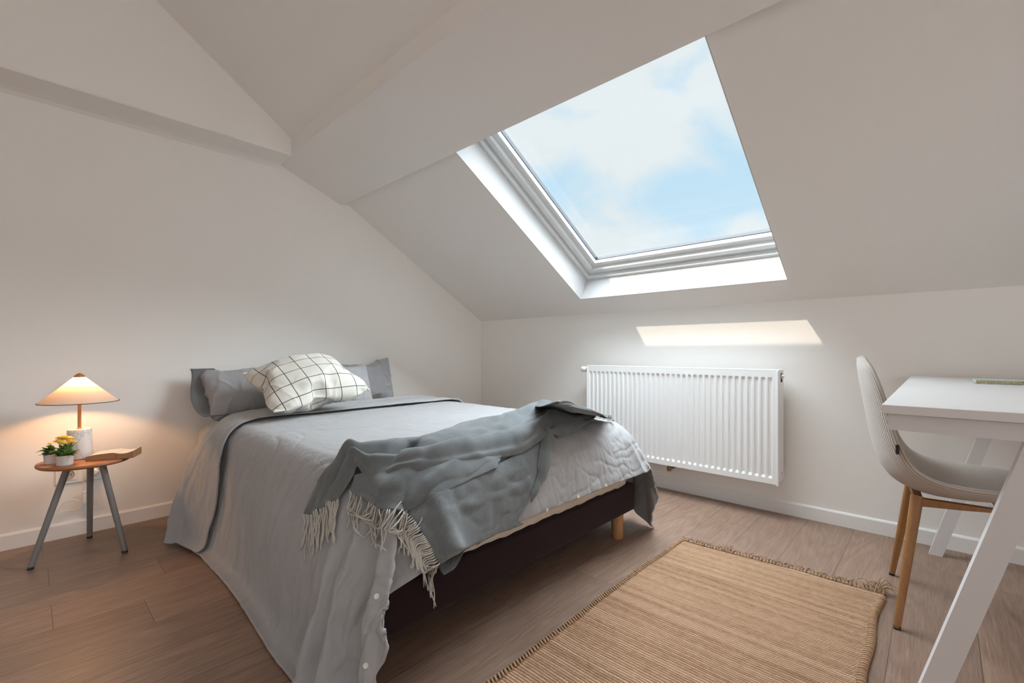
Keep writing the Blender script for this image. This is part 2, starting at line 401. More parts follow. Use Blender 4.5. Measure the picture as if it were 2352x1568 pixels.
def bed_form():                                 # stuffed shape that the duvet lies on, a little wider towards the floor
    bm = bmesh.new(); loops = []
    for z, ins, q in ((.555, .16, 0), (.552, .10, 0), (.54, .05, 0), (.515, .018, 0), (.48, 0, .08), (.42, 0, .35), (.34, 0, .68), (.27, 0, .85), (.15, 0, .95), (.0, 0, 1)):
        pts = []
        for k in range(44): y = BH-(BH-BF)*k/44; pts.append((BL+ins-q*lerp(y, LEFT_OFF), y-(ins*(k/44)), z))
        for k in range(30): x = BL+(BR-BL)*k/30; f = (1-2*k/30); pts.append((x+ins*f-q*(.03*max(0, f)**4-.09*max(0, -f)**4), BF+ins-q*lerp(x, FOOT_OFF), z))
        for k in range(44): y = BF+(BH-BF)*k/44; pts.append((BR-ins+q*lerp(y, RIGHT_OFF), y+ins*(1-k/44), z))
        for k in range(10): x = BR-(BR-BL)*k/10; f = (1-2*k/10); pts.append((x-ins*f, BH, z))
        for i, p in enumerate(pts):             # round the two foot corners in plan
            for sx, rr in ((-1, .22 if z > .3 else (.13 if z > .2 else .06)), (1, .12)):
                cx, cy = (BL+rr if sx < 0 else BR-rr), BF+rr
                if (p[0]-cx)*sx > 0 and p[1] < cy:
                    d = V((p[0]-cx, p[1]-cy)); o_ = q*(.09 if sx < 0 else .14)-ins
                    d = d.normalized()*max(.02, rr+o_); pts[i] = (cx+d.x, cy+d.y, z)
        loops.append([bm.verts.new(p) for p in pts])
    for a, b in zip(loops, loops[1:]):
        for k in range(len(a)): k2 = (k+1) % len(a); bm.faces.new((a[k], b[k], b[k2], a[k2]))
    bm.faces.new(loops[0]); bm.faces.new(loops[-1][::-1]); bmesh.ops.triangulate(bm, faces=bm.faces[:]); return bm
forms = [collider(bed_form()), collider(rbox(.60, 1.72, .70, 1.074, .0, .262, .03, 3), .006, 3), collider(rbox(-1, 3, Y1, Y1+.2, 0, 2, .01, 1)), collider(rbox(-2, 4, -1, 4, -.2, 0, .01, 1), .006, 10)]
DX, DY, DFOLD = 2.44, 2.055, .25
NX, NY = 112, 102
def duvet_start():
    bm = bmesh.new(); rows = []; yf = 2.69; zt = .565; r = .02
    arc = PI*r; a = math.radians(DROT); ca, sa = math.cos(a), math.sin(a)
    for j in range(NY):
        t = j/(NY-1)*DY; row = []; stretch = max(0, t-DFOLD-arc)/(DY-DFOLD-arc)
        if t < DFOLD: y, z = yf-r-(DFOLD-t), zt+2*r
        elif t < DFOLD+arc: th = (t-DFOLD)/r; y, z = yf-r+r*math.sin(th), zt+r+r*math.cos(th)
        else: y, z = yf-r-(t-DFOLD-arc), zt
        
        for i in range(NX):
            x = DXL+i/(NX-1)*DX
            dx, dy = x-1.345, y-2.0-(.07*(1-i/(NX-1))**1.5*stretch)
            row.append((1.345+dx*ca-dy*sa, 2.0+dx*sa+dy*ca, z+.002*math.sin(x*9+y*7)))
        rows.append(row)
    grid(bm, rows); return bm
DROT, DXL, DSIDE = 0, .10, -1
duvet = obj('duvet', duvet_start(), M['duvet'], None)
DC = simulate(duvet, 54, 7, .35, .6, 15, .007).reshape(NY, NX, 3)
for o in forms:
    me = o.data; bpy.data.objects.remove(o); bpy.data.meshes.remove(me)
def refine(o, levels):                          # apply subdivision, return vertex and normal arrays
    m = mod(o, 'SUBSURF', levels=levels, render_levels=levels)
    dg = bpy.context.evaluated_depsgraph_get(); me = bpy.data.meshes.new_from_object(o.evaluated_get(dg))
    o.modifiers.clear(); old = o.data; o.data = me; bpy.data.meshes.remove(old); me.name = o.name
    n = len(me.vertices); co = np.zeros(n*3); no = np.zeros(n*3)
    me.vertices.foreach_get('co', co); me.vertex_normals.foreach_get('vector', no)
    return co.reshape(-1, 3), no.reshape(-1, 3)
from mathutils import noise as mnoise
def ridge(p, s):
    return 1-abs(mnoise.noise(p))*s
def wrinkle(o, levels, fn):
    co, no = refine(o, levels)
    d = np.array([fn(V(c), V(n)) for c, n in zip(co, no)])
    o.data.vertices.foreach_set('co', (co+no*d[:, None]).ravel()); o.data.update()
def duvet_wrinkle(c, n):
    side = 1-abs(n.z)
    lf = max(0, min(1, (.78-c.x)/.16)) * side
    ft = max(0, min(1, (1.22-c.y)/.12))
    a = mnoise.noise(V((c.x*5, c.y*13, c.z*3)))
    b = ridge(V((c.x*4+a*.4, c.y*24, c.z*4)), 2.4)
    lo = max(0, min(1, (.42-c.z)/.25))*max(0, min(1, (2.1-c.y)/.6))
    fold = mnoise.noise(V((c.y*11+c.z*1.6, c.z*.8, 4)))+.5*mnoise.noise(V((c.y*25+c.z*2.5, c.z*1.2, 9)))
    d = lf*(.008*a+.008*max(0, b)**2+.020*lo*fold)
    fl_ = lf*max(0, min(1, (c.y-2.44)/.1)); d += fl_*(.010*mnoise.noise(V((c.y*21+c.z*5, c.z*3, 2)))+.010*max(0, ridge(V((c.y*17-c.z*4, c.z*5, 7)), 2.2))**2)
    e = mnoise.noise(V((c.x*11+3, c.y*9, c.z*7))); r = ridge(V((c.x*7+e*.6, c.y*14, c.z*19+e*.8)), 2.3); q = ridge(V((c.x*23+e*.5, c.y*6, c.z*8+e)), 2.6)
    d += ft*(.0035*e+.0035*max(0, r)**3+.003*max(0, q)**3)
    t = mnoise.noise(V((c.x*3.1, c.y*3.4, 5))); r2 = ridge(V((c.x*3+t*.8, c.y*4.1, 2)), 5)
    d += (1-side)*(.007*t + .004*max(0, r2)**2)
    d += .0012*mnoise.noise(c*45)
    return d
wrinkle(duvet, 2, duvet_wrinkle)
tag(duvet, 'rumpled grey cotton duvet folded back at the top and draped over the bed', 'duvet')
mod(duvet, 'SOLIDIFY', thickness=.007, offset=DSIDE)

# --- buttons along the foot hem
BUTTONS = [(947, 1299), (865, 1369), (840, 1528), (1171.7, 1206), (1256.5, 1172), (1328, 1140), (1391.8, 1114)]
duvet_tree = BVHTree.FromPolygons([v.co.copy() for v in duvet.data.vertices], [tuple(p.vertices) for p in duvet.data.polygons])
def cast(tree, u, v):
    d = ray(u, v).normalized(); r = tree.ray_cast(EYE, d)
    return (r[0], r[1] if r[1].dot(d) < 0 else -r[1]) if r[0] is not None else (None, None)
M['button'] = mat('white_button', (.78, .76, .72), .4)
def disc(bm, p, n, r, t):
    n = n.normalized(); a = n.orthogonal().normalized(); b = n.cross(a)
    rings = []
    for rr, h in ((r, 0), (r, t*.6), (r*.85, t), (r*.6, t*.8)):
        rings.append([bm.verts.new(p+n*h+(a*math.cos(k*PI/8)+b*math.sin(k*PI/8))*rr) for k in range(16)])
    for A, B in zip(rings, rings[1:]):
        for k in range(16): bm.faces.new((A[k], A[(k+1) % 16], B[(k+1) % 16], B[k]))
    bm.faces.new(rings[-1]); bm.faces.new(rings[0][::-1])
for u, v in BUTTONS:
    p, n = cast(duvet_tree, u, v)
    if p is None: continue
    bm = bmesh.new(); disc(bm, p-n*.0005, n, .0068, .003); b = obj('button', bm, M['button'], duvet, True, 40); b.parent = duvet

# --- pillows: two sheets sewn at the rim, blown up, then creased
def pillow(name, w, h, n, press, m, wr, frames=26, seed=0, uvs=False, stiff=12):
    nx = n; ny = max(6, int(n*h/w)); bm = bmesh.new(); uvl = bm.loops.layers.uv.new('uv')
    fr_, bk = {}, {}
    for j in range(ny+1):
        for i in range(nx+1):
            x, y = (i/nx-.5)*w, (j/ny-.5)*h; edge = i in (0, nx) or j in (0, ny)
            z = 0 if edge else .012
            fr_[i, j] = bm.verts.new((x, y, z)); bk[i, j] = fr_[i, j] if edge else bm.verts.new((x, y, -z))
    for d, fl in ((fr_, 0), (bk, 1)):
        for j in range(ny):
            for i in range(nx):
                q = [(i, j), (i+1, j), (i+1, j+1), (i, j+1)]
                if fl: q = q[::-1]
                f = bm.faces.new([d[k] for k in q])
                for lp, k in zip(f.loops, q): lp[uvl].uv = (k[0]/nx*w, k[1]/ny*h)
    o = obj(name, bm, m); simulate(o, frames, 5, .3, .3, stiff, 0, 0, press)
    s0 = V((seed*3.7, seed*1.3, seed))
    def fn(c, nn):
        ex = min(1, max(abs(c.x)/(w/2), abs(c.y)/(h/2))); a = mnoise.noise(c*7+s0); r = ridge(c*9+s0+V((a, a, 0))*.7, 2.6)
        inn = 1-max(0, ex-.8)/.2; return wr*inn*(.009*a+.007*max(0, r)**3*(.3+ex)+.003*mnoise.noise(c*23+s0))
    wrinkle(o, 2, fn); return o
def pose(o, c, u, v):
    u = V(u).normalized(); v = V(v); v = (v-u*v.dot(u)).normalized(); n = u.cross(v)
    o.matrix_world = Matrix(((u.x, v.x, n.x, c[0]), (u.y, v.y, n.y, c[1]), (u.z, v.z, n.z, c[2]), (0, 0, 0, 1)))
def check_mat():
    m = mat('checked_cotton', (.68, .66, .60), .9, spec=.15); g = G(m); v = g.coord('UV')
    sx = g.n('ShaderNodeSeparateXYZ'); g.l(v, sx.inputs[0]); ds = []
    for k, off in ((0, .02), (1, .035)):
        q = g.math('FRACT', g.math('DIVIDE', g.math('ADD', sx.outputs[k], off), .0815)); ds.append(g.math('LESS_THAN', q, .047))
    ln = g.math('MAXIMUM', ds[0], ds[1]); n = g.noise(g.coord('Object'), 500, 2)
    g.col(g.mix(g.math('MULTIPLY', ln, .96), g.mix(n, (.62, .60, .545), (.74, .72, .66)), (.035, .035, .04)))
    g.bump(n, .12, .003); return m
M['check'] = check_mat()
pl = pillow('pillow', .66, .40, 30, 2.2, M['pillow'], 1.4, seed=1); pose(pl, (.95, 2.878, .664), (1, .03, .0), (-.06, .72, .69))
tag(pl, 'grey cotton pillow nearest the lamp, leaning on the wall under the checked cushion', 'pillow', 'grey bed pillows')
M['case_shade'] = fabric('shaded_pillow_cotton', (.17, .175, .18), fold=.6, bump=.3)  # pillow cotton darkened: shade inside the case put into its colour
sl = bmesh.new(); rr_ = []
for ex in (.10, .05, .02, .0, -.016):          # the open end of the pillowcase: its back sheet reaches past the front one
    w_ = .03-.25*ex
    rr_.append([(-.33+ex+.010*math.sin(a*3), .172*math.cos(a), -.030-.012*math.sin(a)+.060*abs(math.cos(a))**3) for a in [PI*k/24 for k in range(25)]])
grid(sl, rr_); fo = obj('pillowcase_opening', sl, M['case_shade'], pl); fo.parent = pl; mod(fo, 'SOLIDIFY', thickness=.003)
pr = pillow('pillow', .60, .35, 28, 1.2, M['pillow'], 1.2, seed=2); pose(pr, (1.585, 2.992, .685), (1, .0, .02), (0, .2, .98))
tag(pr, 'grey cotton pillow standing upright against the wall, furthest from the lamp', 'pillow', 'grey bed pillows')
pf = pillow('pillow', .36, .29, 26, 1.2, M['pale_pillow'], 1.1, seed=3); pose(pf, (1.435, 2.845, .672), (1, .02, .02), (.02, .36, .92))
tag(pf, 'pale grey small pillow half hidden between the checked cushion and an upright pillow', 'pillow')
cu = pillow('cushion', .57, .53, 30, 1.3, M['check'], .5, seed=4, stiff=20); pose(cu, (1.02, 2.46, .735), (.989, -.008, .147), (-.047, .93, .365))
tag(cu, 'cream cushion with thin black check lines lying in front of the pillows', 'cushion')

# ------------------------------------------------------------------ throw with fringes, laid over the duvet
def throw_mat(name, c0, c1):
    m = mat(name, c0, .95, spec=.1); g = G(m); g.b.inputs['Sheen Weight'].default_value = .3
    uv = g.coord('UV'); tw = g.wave(uv, 55, 'DIAGONAL', 1.2, 2, 1); n = g.noise(uv, 140, 3, .7); n1 = g.noise(g.coord('Object'), 9, 3)
    f = g.math('ADD', g.math('MULTIPLY', n, .55), g.math('MULTIPLY', n1, .45))
    f = g.math('ADD', g.math('MULTIPLY', f, .8), g.math('MULTIPLY', tw, .2))
    g.col(g.ramp(f, [(.3, c0), (.7, c1)])); g.bump(g.math('ADD', n, tw), .35, .003); return m
M['throw'] = throw_mat('grey_wool_throw', (.095, .106, .112), (.215, .232, .24))
M['fringe'] = mat('pale_wool_fringe', (.52, .50, .46), .95, spec=.1)
form = bmesh.new(); box(form, BL, BR, BF-.035, BH, .0, .262); form.verts.ensure_lookup_table()
base_v = [v.co.copy() for v in duvet.data.vertices]; base_f = [tuple(p.vertices) for p in duvet.data.polygons]
k0 = len(base_v); form.verts.index_update(); base_v += [v.co.copy() for v in form.verts]; base_f += [tuple(v.index+k0 for v in f.verts) for f in form.faces]; form.free()
for oo in (mattress, sk):
    k0 = len(base_v); base_v += [v.co.copy() for v in oo.data.vertices]; base_f += [tuple(i+k0 for i in p.vertices) for p in oo.data.polygons]
lay_tree = BVHTree.FromPolygons(base_v, base_f)
def cpx(p): return (700+p[0]/2.735, 900+p[1]/2.735)
def catmull(vals, t):            # scalar / tuple catmull-rom over uniformly spaced stations
    m = len(vals)-1; s = max(0, min(1, t))*m; k = min(int(s), m-1); f = s-k
    P = [np.array(vals[min(max(k+o, 0), m)], float) for o in (-1, 0, 1, 2)]
    if k == 0: P[0] = 2*P[1]-P[2]
    if k == m-1: P[3] = 2*P[2]-P[1]
    return .5*(2*P[1]+(P[2]-P[0])*f+(2*P[0]-5*P[1]+4*P[2]-P[3])*f*f+(3*P[1]-P[0]-3*P[2]+P[3])*f**3)
UPN = V((0, -.25, 1)).normalized()
def lay(u, v):
    p, n = cast(lay_tree, u, v)
    if p is None:
        p = on_y(u, v, BF-.04); n = V((0, -1, 0))
    return p, n
def loft(stations, ns, nt, height, seed=0, smooth=3, micro=.003, keep=True):
    """stations: list over s of point lists over t (crop pixels); height(s, t) lifts the cloth off what lies beneath"""
    P = []
    for i in range(ns):
        s = i/(ns-1); rows = [catmull([st[k] for st in stations], s) for k in range(len(stations[0]))]; r = []
        for j in range(nt):
            t = j/(nt-1); c = catmull(rows, t); p, n = lay(*cpx(c)); r.append((p, n))
        P.append(r)
    B = np.array([[tuple(p) for p, n in r] for r in P]); N = np.array([[tuple(n) for p, n in r] for r in P])
    for A in (B, N):
        for _ in range(smooth):
            A[1:-1, 1:-1] = .2*A[1:-1, 1:-1]+.2*(A[:-2, 1:-1]+A[2:, 1:-1]+A[1:-1, :-2]+A[1:-1, 2:])
    out = []
    for i in range(ns):
        r = []
        for j in range(nt):
            p = V(B[i, j]); n = V(N[i, j]).normalized(); s, t = i/(ns-1), j/(nt-1)
            d = .004 + height(s, t) + micro*(1.5*mnoise.noise(V((p.x*16+seed, p.y*16, p.z*16)))+.9*max(0, 1-2.4*abs(mnoise.noise(V((p.x*11+seed, p.y*19, p.z*9)))))**2)
            r.append(clear(p+(n*.6+UPN*.4).normalized()*d, .011 if seed != 1 else .017))
        if seed == 1: r = [q+V((-.004, -.016, .0))*max(0, min(1, (1.065-q.y)/.035))*max(.25, min(1, (1.05-q.x)/.12)) for q in r]
        out.append(r)
    return out
duv_n = sum((p.normal.z for p in duvet.data.polygons if p.center.z > .5 and 1.2 < p.center.y < 2.2), 0)
DS = 1 if duv_n > 0 else -1
duvet.modifiers[0].offset = -DS
def clear(p, m):                 # keep a point at least m above the duvet
    loc, n, idx, d = duvet_tree.find_nearest(p)
    if loc is not None and d < .06:
        n = n*DS
        if (p-loc).dot(n) < m: p = loc+n*m
    d = (p-EYE); ln = d.length; d.normalize(); h = duvet_tree.ray_cast(EYE, d, ln+.004)     # not underneath another fold of it
    if h[0] is not None: p = EYE+d*(h[3]-.009)
    return p
def bumpf(x, c, w): return math.exp(-((x-c)/w)**2)
throw = thing('throw_blanket', 'crumpled grey wool throw with pale fringe lying across the foot of the bed', 'throw', (1.2, 1.3, .56))
def add_cloth(name, rows, thick=.005):
    bm = bmesh.new(); uvl = bm.loops.layers.uv.new('uv'); vs, fs = grid(bm, rows)
    L = [0]
    mid = len(rows[0])//2
    for a, b in zip(rows, rows[1:]): L.append(L[-1]+(V(b[mid])-V(a[mid])).length)
    W = sum((V(rows[len(rows)//2][k+1])-V(rows[len(rows)//2][k])).length for k in range(len(rows[0])-1))
    idx = {v: (i, j) for i, r in enumerate(vs) for j, v in enumerate(r)}
    for f in fs:
        for lp in f.loops:
            i, j = idx[lp.vert]; lp[uvl].uv = (L[i]*2, j/(len(rows[0])-1)*W*2)
    o = obj(name, bm, M['throw'], throw); mod(o, 'SOLIDIFY', thickness=thick, offset=0); mod(o, 'SUBSURF', levels=1, render_levels=1); return o
# lower panel that hangs over the foot of the bed
low = [[(560, 640), (640, 770), (700, 855), (745, 935), (785, 1020), (850, 1147)],
       [(760, 610), (840, 700), (880, 800), (905, 890), (920, 980), (935, 1092)],
       [(930, 560), (1010, 640), (1060, 730), (1075, 820), (1075, 900), (1050, 1005)],
       [(1090, 510), (1170, 590), (1220, 670), (1230, 740), (1215, 820), (1190, 910)],
       [(1260, 440), (1320, 520), (1350, 590), (1350, 660), (1330, 720), (1300, 830)],
       [(1400, 370), (1430, 420), (1445, 470), (1450, 520), (1445, 560), (1425, 610)],
       [(1475, 300), (1490, 315), (1505, 340), (1515, 370), (1512, 410), (1500, 460)]]
def h_low(s, t):
    return .007 + .010*bumpf(t, .28+.18*s, .11) + .007*bumpf(t, .62-.1*s, .09)*math.sin(s*PI) + .012*bumpf(t, .93, .07)*min(1, s*1.6)
lowp = loft(low, 56, 44, h_low, 1); add_cloth('throw_lower_layer', lowp)
# folded strip running along the right edge of that panel
strip = [[(1478, 275), (1510, 290), (1558, 322)], [(1462, 360), (1500, 370), (1545, 395)], [(1448, 440), (1482, 455), (1520, 478)],
         [(1436, 520), (1462, 535), (1490, 552)], [(1412, 600), (1432, 612), (1448, 625)], [(1370, 690), (1385, 700), (1395, 712)]]
add_cloth('throw_folded_edge', loft(strip, 30, 12, lambda s, t: .018+.022*math.sin(PI*t)*(1-.5*s), 2))
# middle layer with the hanging stitched hem
midl = [[(330, 560), (318, 610), (300, 652)], [(420, 540), (385, 640), (372, 705)], [(520, 520), (470, 650), (440, 742)],
        [(640, 500), (585, 650), (540, 780)], [(760, 490), (690, 640), (630, 786)], [(900, 470), (840, 570), (770, 690)],
        [(1020, 450), (980, 540), (915, 622)], [(1130, 430), (1110, 490), (1060, 560)], [(1230, 400), (1220, 440), (1180, 500)]]
def h_mid(s, t): return .021 + .012*bumpf(s+.25*t, .42, .06) + .010*bumpf(s+.2*t, .66, .06) + .008*bumpf(s-.1*t, .2, .05)
midp = loft(midl, 60, 26, h_mid, 3); add_cloth('throw_middle_layer', midp)
# upper gathered band: from the fringe on the left side of the bed to its far right corner
band = [[(28, 800), (60, 790), (95, 775), (130, 748), (165, 722), (200, 705), (238, 688)],
        [(60, 690), (95, 690), (130, 680), (165, 660), (205, 640), (245, 630), (285, 622)],
        [(110, 585), (150, 588), (185, 585), (220, 575), (255, 565), (290, 560), (325, 560)],
        [(190, 490), (215, 495), (240, 500), (265, 500), (290, 500), (318, 505), (342, 520)],
        [(258, 415), (275, 425), (292, 440), (308, 455), (322, 470), (336, 485), (352, 520)],
        [(335, 402), (350, 420), (366, 440), (382, 460), (396, 490), (408, 530), (415, 588)],
        [(430, 375), (442, 400), (455, 425), (468, 452), (480, 485), (492, 525), (500, 572)],
        [(560, 352), (570, 378), (582, 405), (594, 432), (606, 462), (616, 502), (626, 548)],
        [(700, 335), (708, 362), (718, 388), (730, 414), (742, 444), (752, 484), (762, 524)],
        [(840, 292), (850, 325), (862, 358), (872, 386), (884, 416), (892, 458), (900, 502)],
        [(990, 250), (998, 288), (1008, 324), (1018, 354), (1028, 388), (1036, 430), (1042, 470)],
        [(1130, 212), (1138, 250), (1148, 288), (1158, 318), (1170, 352), (1180, 395), (1186, 445)],
        [(1250, 180), (1260, 212), (1272, 246), (1284, 278), (1298, 318), (1312, 362), (1322, 425)],
        [(1390, 135), (1398, 164), (1408, 194), (1418, 226), (1430, 262), (1442, 305), (1452, 352)],
        [(1480, 104), (1488, 130), (1496, 160), (1506, 190), (1514, 222), (1524, 262), (1532, 312)],
        [(1555, 74), (1562, 100), (1572, 132), (1584, 168), (1598, 206), (1610, 252), (1622, 306)],
        [(1640, 86), (1646, 108), (1656, 134), (1668, 164), (1682, 196), (1698, 228), (1716, 262)],
        [(1740, 120), (1742, 132), (1748, 146), (1756, 160), (1766, 176), (1778, 196), (1792, 214)],
        [(1830, 158), (1830, 161), (1829, 165), (1828, 169), (1826, 174), (1824, 180), (1822, 186)]]
def h_band(s, t):
    w = min(1, max(0, (s-.03)/.2))
    e = min(1, (1-s)*5)
    h = .016 + w*e*(.028*bumpf(t, .20, .14)+.036*bumpf(t, .72, .15)-.006*bumpf(t, .48, .08)+.010*bumpf(t, .93, .05))
    h += .024*bumpf(s, .235, .035)*bumpf(t, .35, .4)                       # the knuckle at the edge of the bed
    h += .012*bumpf((t-.5)*1.0+(s-.60)*2.2, 0, .10)*e + .014*bumpf((t-.6)-(s-.78)*2.6, 0, .10)*e
    if s > .66: h += .012*e*max(0, math.sin(t*23+s*30))
    if s < .25: h += .008*(1-s/.25)*math.sin(t*17+2)
    return max(.012, h)
bandp = loft(band, 120, 46, h_band, 5, 4, .004); add_cloth('throw_gathered_band', bandp)
# far end peeping out behind the gathered band
tail = [[(1660, 92), (1672, 112), (1690, 140)], [(1740, 112), (1752, 130), (1770, 152)], [(1810, 142), (1820, 158), (1836, 172)], [(1870, 168), (1878, 178), (1890, 188)], [(1915, 186), (1918, 190), (1922, 196)]]
add_cloth('throw_far_end', loft(tail, 26, 10, lambda s, t: .012+.012*math.sin(PI*t), 6))
# fringes: twisted strands
ev_ = duvet.evaluated_get(bpy.context.evaluated_depsgraph_get()); me_ = ev_.to_mesh()
solid_duvet = BVHTree.FromPolygons([v.co.copy() for v in me_.vertices], [tuple(p.vertices) for p in me_.polygons]); ev_.to_mesh_clear()
def strand(bm, pts, r=.0021):
    P = [clear(clear(q, .011), .010) for q in cr(pts, 16)]; P = [q+V((-.010, -.013, .003)) if q.x < .86 and q.y < 1.1 and k > 0 else q for k, q in enumerate(P)]
    for _ in range(10):
        tb = bmesh.new(); tube(tb, P, r*1.2, 5); hit = BVHTree.FromBMesh(tb).overlap(solid_duvet); tb.free()
        if not hit: break
        P = [q+V((-.003, -.006, .002)) for q in P]
    tube(bm, P, [r*(.95 if k < 15 else .6) for k in range(16)], 5)
def px_strand(path, lift=.004):
    out = []
    for q in path:
        p, n = lay(*cpx(q)); out.append(p+n*lift)
    return out
bm = bmesh.new()
hem = bandp[0]
for k in range(34):                             # left fringe, straight down the side of the duvet
    f = (k+rnd.random()*.6)/34; a = hem[int(f*(len(hem)-1))]
    x0, y0 = 28+f*210, 800-f*112; ln = 205+rnd.uniform(-45, 60)
    dx = rnd.uniform(-40, 6)-10
    path = [(x0+dx*q+rnd.uniform(-6, 6), y0+ln*q) for q in (.25, .5, .75, 1)]
    strand(bm, [a]+px_strand(path, rnd.uniform(.004, .009)))
part_label(obj('fringe', bm, M['fringe'], throw), 'fringe hanging on the long side of the bed')
bm = bmesh.new(); hem = midp
for k in range(26):                             # tangled fringe of the middle layer
    f = (k+rnd.random())/26*.52; a = midp[int(f*(len(midp)-1))][-1]
    c = catmull([st[-1] for st in midl], f)
    x, y = c; loop = rnd.random()
    if loop < .45: path = [(x-25, y+40), (x-35+rnd.uniform(-20, 10), y+75), (x+15, y+88), (x+55, y+40), (x+60+rnd.uniform(0, 40), y-20+rnd.uniform(-60, 10))]
    elif loop < .75: path = [(x-30, y+25), (x-45, y+65), (x-10, y+70), (x+10, y+120), (x+rnd.uniform(-60, 60), y+190)]
    else: path = [(x-18, y+40), (x-30, y+90), (x-30+rnd.uniform(-30, 30), y+150), (x-40+rnd.uniform(-30, 60), y+215)]
    strand(bm, [a]+px_strand(path, rnd.uniform(.006, .03) if loop < .45 else .006))
part_label(obj('fringe', bm, M['fringe'], throw), 'tangled fringe lying on the duvet corner')
bm = bmesh.new()
for k in range(36):                             # fringe along the hem that hangs over the foot
    f = (k+rnd.random()*.5)/36; a = lowp[0][int((.22+.78*f)*(len(lowp[0])-1))]
    c = catmull(low[0], .22+.78*f); x, y = c
    ln = rnd.uniform(150, 210)
    path = [(x-38, y+8), (x-50, y+40), (x-46+rnd.uniform(-8, 14), y+ln*.55), (x-34+rnd.uniform(-16, 20), y+ln)]
    strand(bm, [a]+px_strand(path, .006))
part_label(obj('fringe', bm, M['fringe'], throw), 'fringe hanging over the foot of the bed')
bm = bmesh.new(); a = px_strand([(1900, 188), (1915, 172), (1928, 176), (1926, 196), (1935, 206)], .012); strand(bm, a)
a = px_strand([(1905, 190), (1918, 182), (1924, 190), (1922, 202)], .01); strand(bm, a); part_label(obj('fringe', bm, M['fringe'], throw), 'short fringe at the far right end')

# ------------------------------------------------------------------ radiator under the skylight
RF, RY0, RY1, RZ0, RZ1 = 2.716, .612, 1.818, .190, .795
rad = thing('radiator', 'white ribbed panel radiator hanging on the wall below the skylight', 'radiator', (RF+.05, (RY0+RY1)/2, RZ0))
bm = bmesh.new(); NR = 35; y0, y1 = RY0+.022, RY1-.016; p = (y1-y0)/NR; dep = .0085
ys = [(RY0, 0), (y0-.002, 0)]
for k in range(NR):
    a = y0+k*p; ys += [(a+p*.20, 0), (a+p*.34, 1), (a+p*.72, 1), (a+p*.86, 0)]
ys += [(y1+.004, 0), (RY1, 0)]
zr = [(RZ0, 0), (RZ0+.030, 0), (RZ0+.043, 1), (RZ1-.046, 1), (RZ1-.034, 0), (RZ1, 0)]
grid(bm, [[(RF+.003+dep*fy*fz, y, z) for y, fy in ys] for z, fz in zr])
o = obj('front_panel', bm, M['white_metal'], rad, False); mod(o, 'BEVEL', width=.0016, segments=2, limit_method='ANGLE', angle_limit=math.radians(20))
bm = bmesh.new(); box(bm, RF+.082, RF+.094, RY0+.006, RY1-.006, RZ0+.01, RZ1-.006, .003); obj('back_panel', bm, M['white_metal'], rad, False)
bm = bmesh.new()
bm.free()
for y, ye in ((RY0-.0015, RY0), (RY1-.0025, RY1-.010)):
    bm = bmesh.new(); box(bm, RF+.004, RF+.108, y, y+.004, RZ0+.012, RZ1+.006, .0012); box(bm, RF, RF+.008, ye, ye+.010, RZ0-.006, RZ1+.002, .0015)
    obj('side_panel', bm, M['white_metal'], rad, False)
bm = bmesh.new()
for x0, x1 in ((RF+.003, RF+.016), (RF+.088, RF+.106)): box(bm, x0, x1, RY0, RY1, RZ1, RZ1+.006, .001)
n = 60
for k in range(n):
    y = RY0+.012+(RY1-RY0-.024)*k/(n-1); box(bm, RF+.016, RF+.088, y-.0022, y+.0022, RZ1, RZ1+.004)
obj('top_grille', bm, M['white_metal'], rad, False)
for y in (RY0+.12, RY1-.12): obj('wall_mount_bracket', box(bmesh.new(), RF+.094, X2-.003, y-.02, y+.02, RZ0+.12, RZ1-.08, .002), M['white_metal'], rad, False)
def lathe_axis(prof, axis, org, seg=24):
    bm = bmesh.new(); lathe(bm, prof, seg)
    R = {'x': Matrix.Rotation(PI/2, 4, 'Y'), 'y': Matrix.Rotation(-PI/2, 4, 'X'), '-y': Matrix.Rotation(PI/2, 4, 'X'), '-x': Matrix.Rotation(-PI/2, 4, 'Y')}[axis]
    bmesh.ops.transform(bm, matrix=Matrix.Translation(org) @ R, verts=bm.verts[:]); return bm
v_ = obj('thermostat_valve', lathe_axis([(0, 0), (.012, 0), (.012, .012), (.021, .014), (.021, .026), (.017, .030), (.0165, .040), (.020, .044), (.0205, .070), (.017, .076), (0, .076)], 'y', (RF+.055, RY1, RZ1-.024)), M['plastic'], rad, True, 40)
obj('valve_collar', lathe_axis([(.0215, .012), (.0225, .014), (.0225, .022), (.0215, .024)], 'y', (RF+.055, RY1, RZ1-.024)), M['dark_metal'], v_, True, 40)
bl = obj('bleed_valve', lathe_axis([(0, 0), (.014, 0), (.014, .003), (.009, .004), (.009, .012), (.006, .014), (0, .014)], '-y', (RF+.062, RY0-.001, RZ1-.03), 16), M['chrome'], rad, True, 40)
bm = bmesh.new(); box(bm, RF+.045, RF+.08, RY0-.0022, RY0-.0012, RZ1-.062, RZ1-.012, .0004); obj('bleed_recess', bm, M['screen'], rad, False)
obj('plug', lathe_axis([(0, 0), (.004, 0), (.004, .002), (0, .002)], '-y', (RF+.075, RY0-.001, RZ0+.05), 12), M['dark_metal'], rad)
bm = bmesh.new(); lathe(bm, [(0, RZ0-.045), (.013, RZ0-.045), (.013, RZ0-.02), (.009, RZ0-.02), (.009, RZ0+.02), (0, RZ0+.02)], 16, RF+.055, 1.235)
tube(bm, [(RF+.055, 1.235, RZ0-.035), (RF+.09, 1.235, RZ0-.035), (X2-.003, 1.235, RZ0-.035)], .0085, 10)
obj('supply_pipe', bm, mat('brass_pipe', (.30, .19, .11), .35, .8), rad, True, 40)

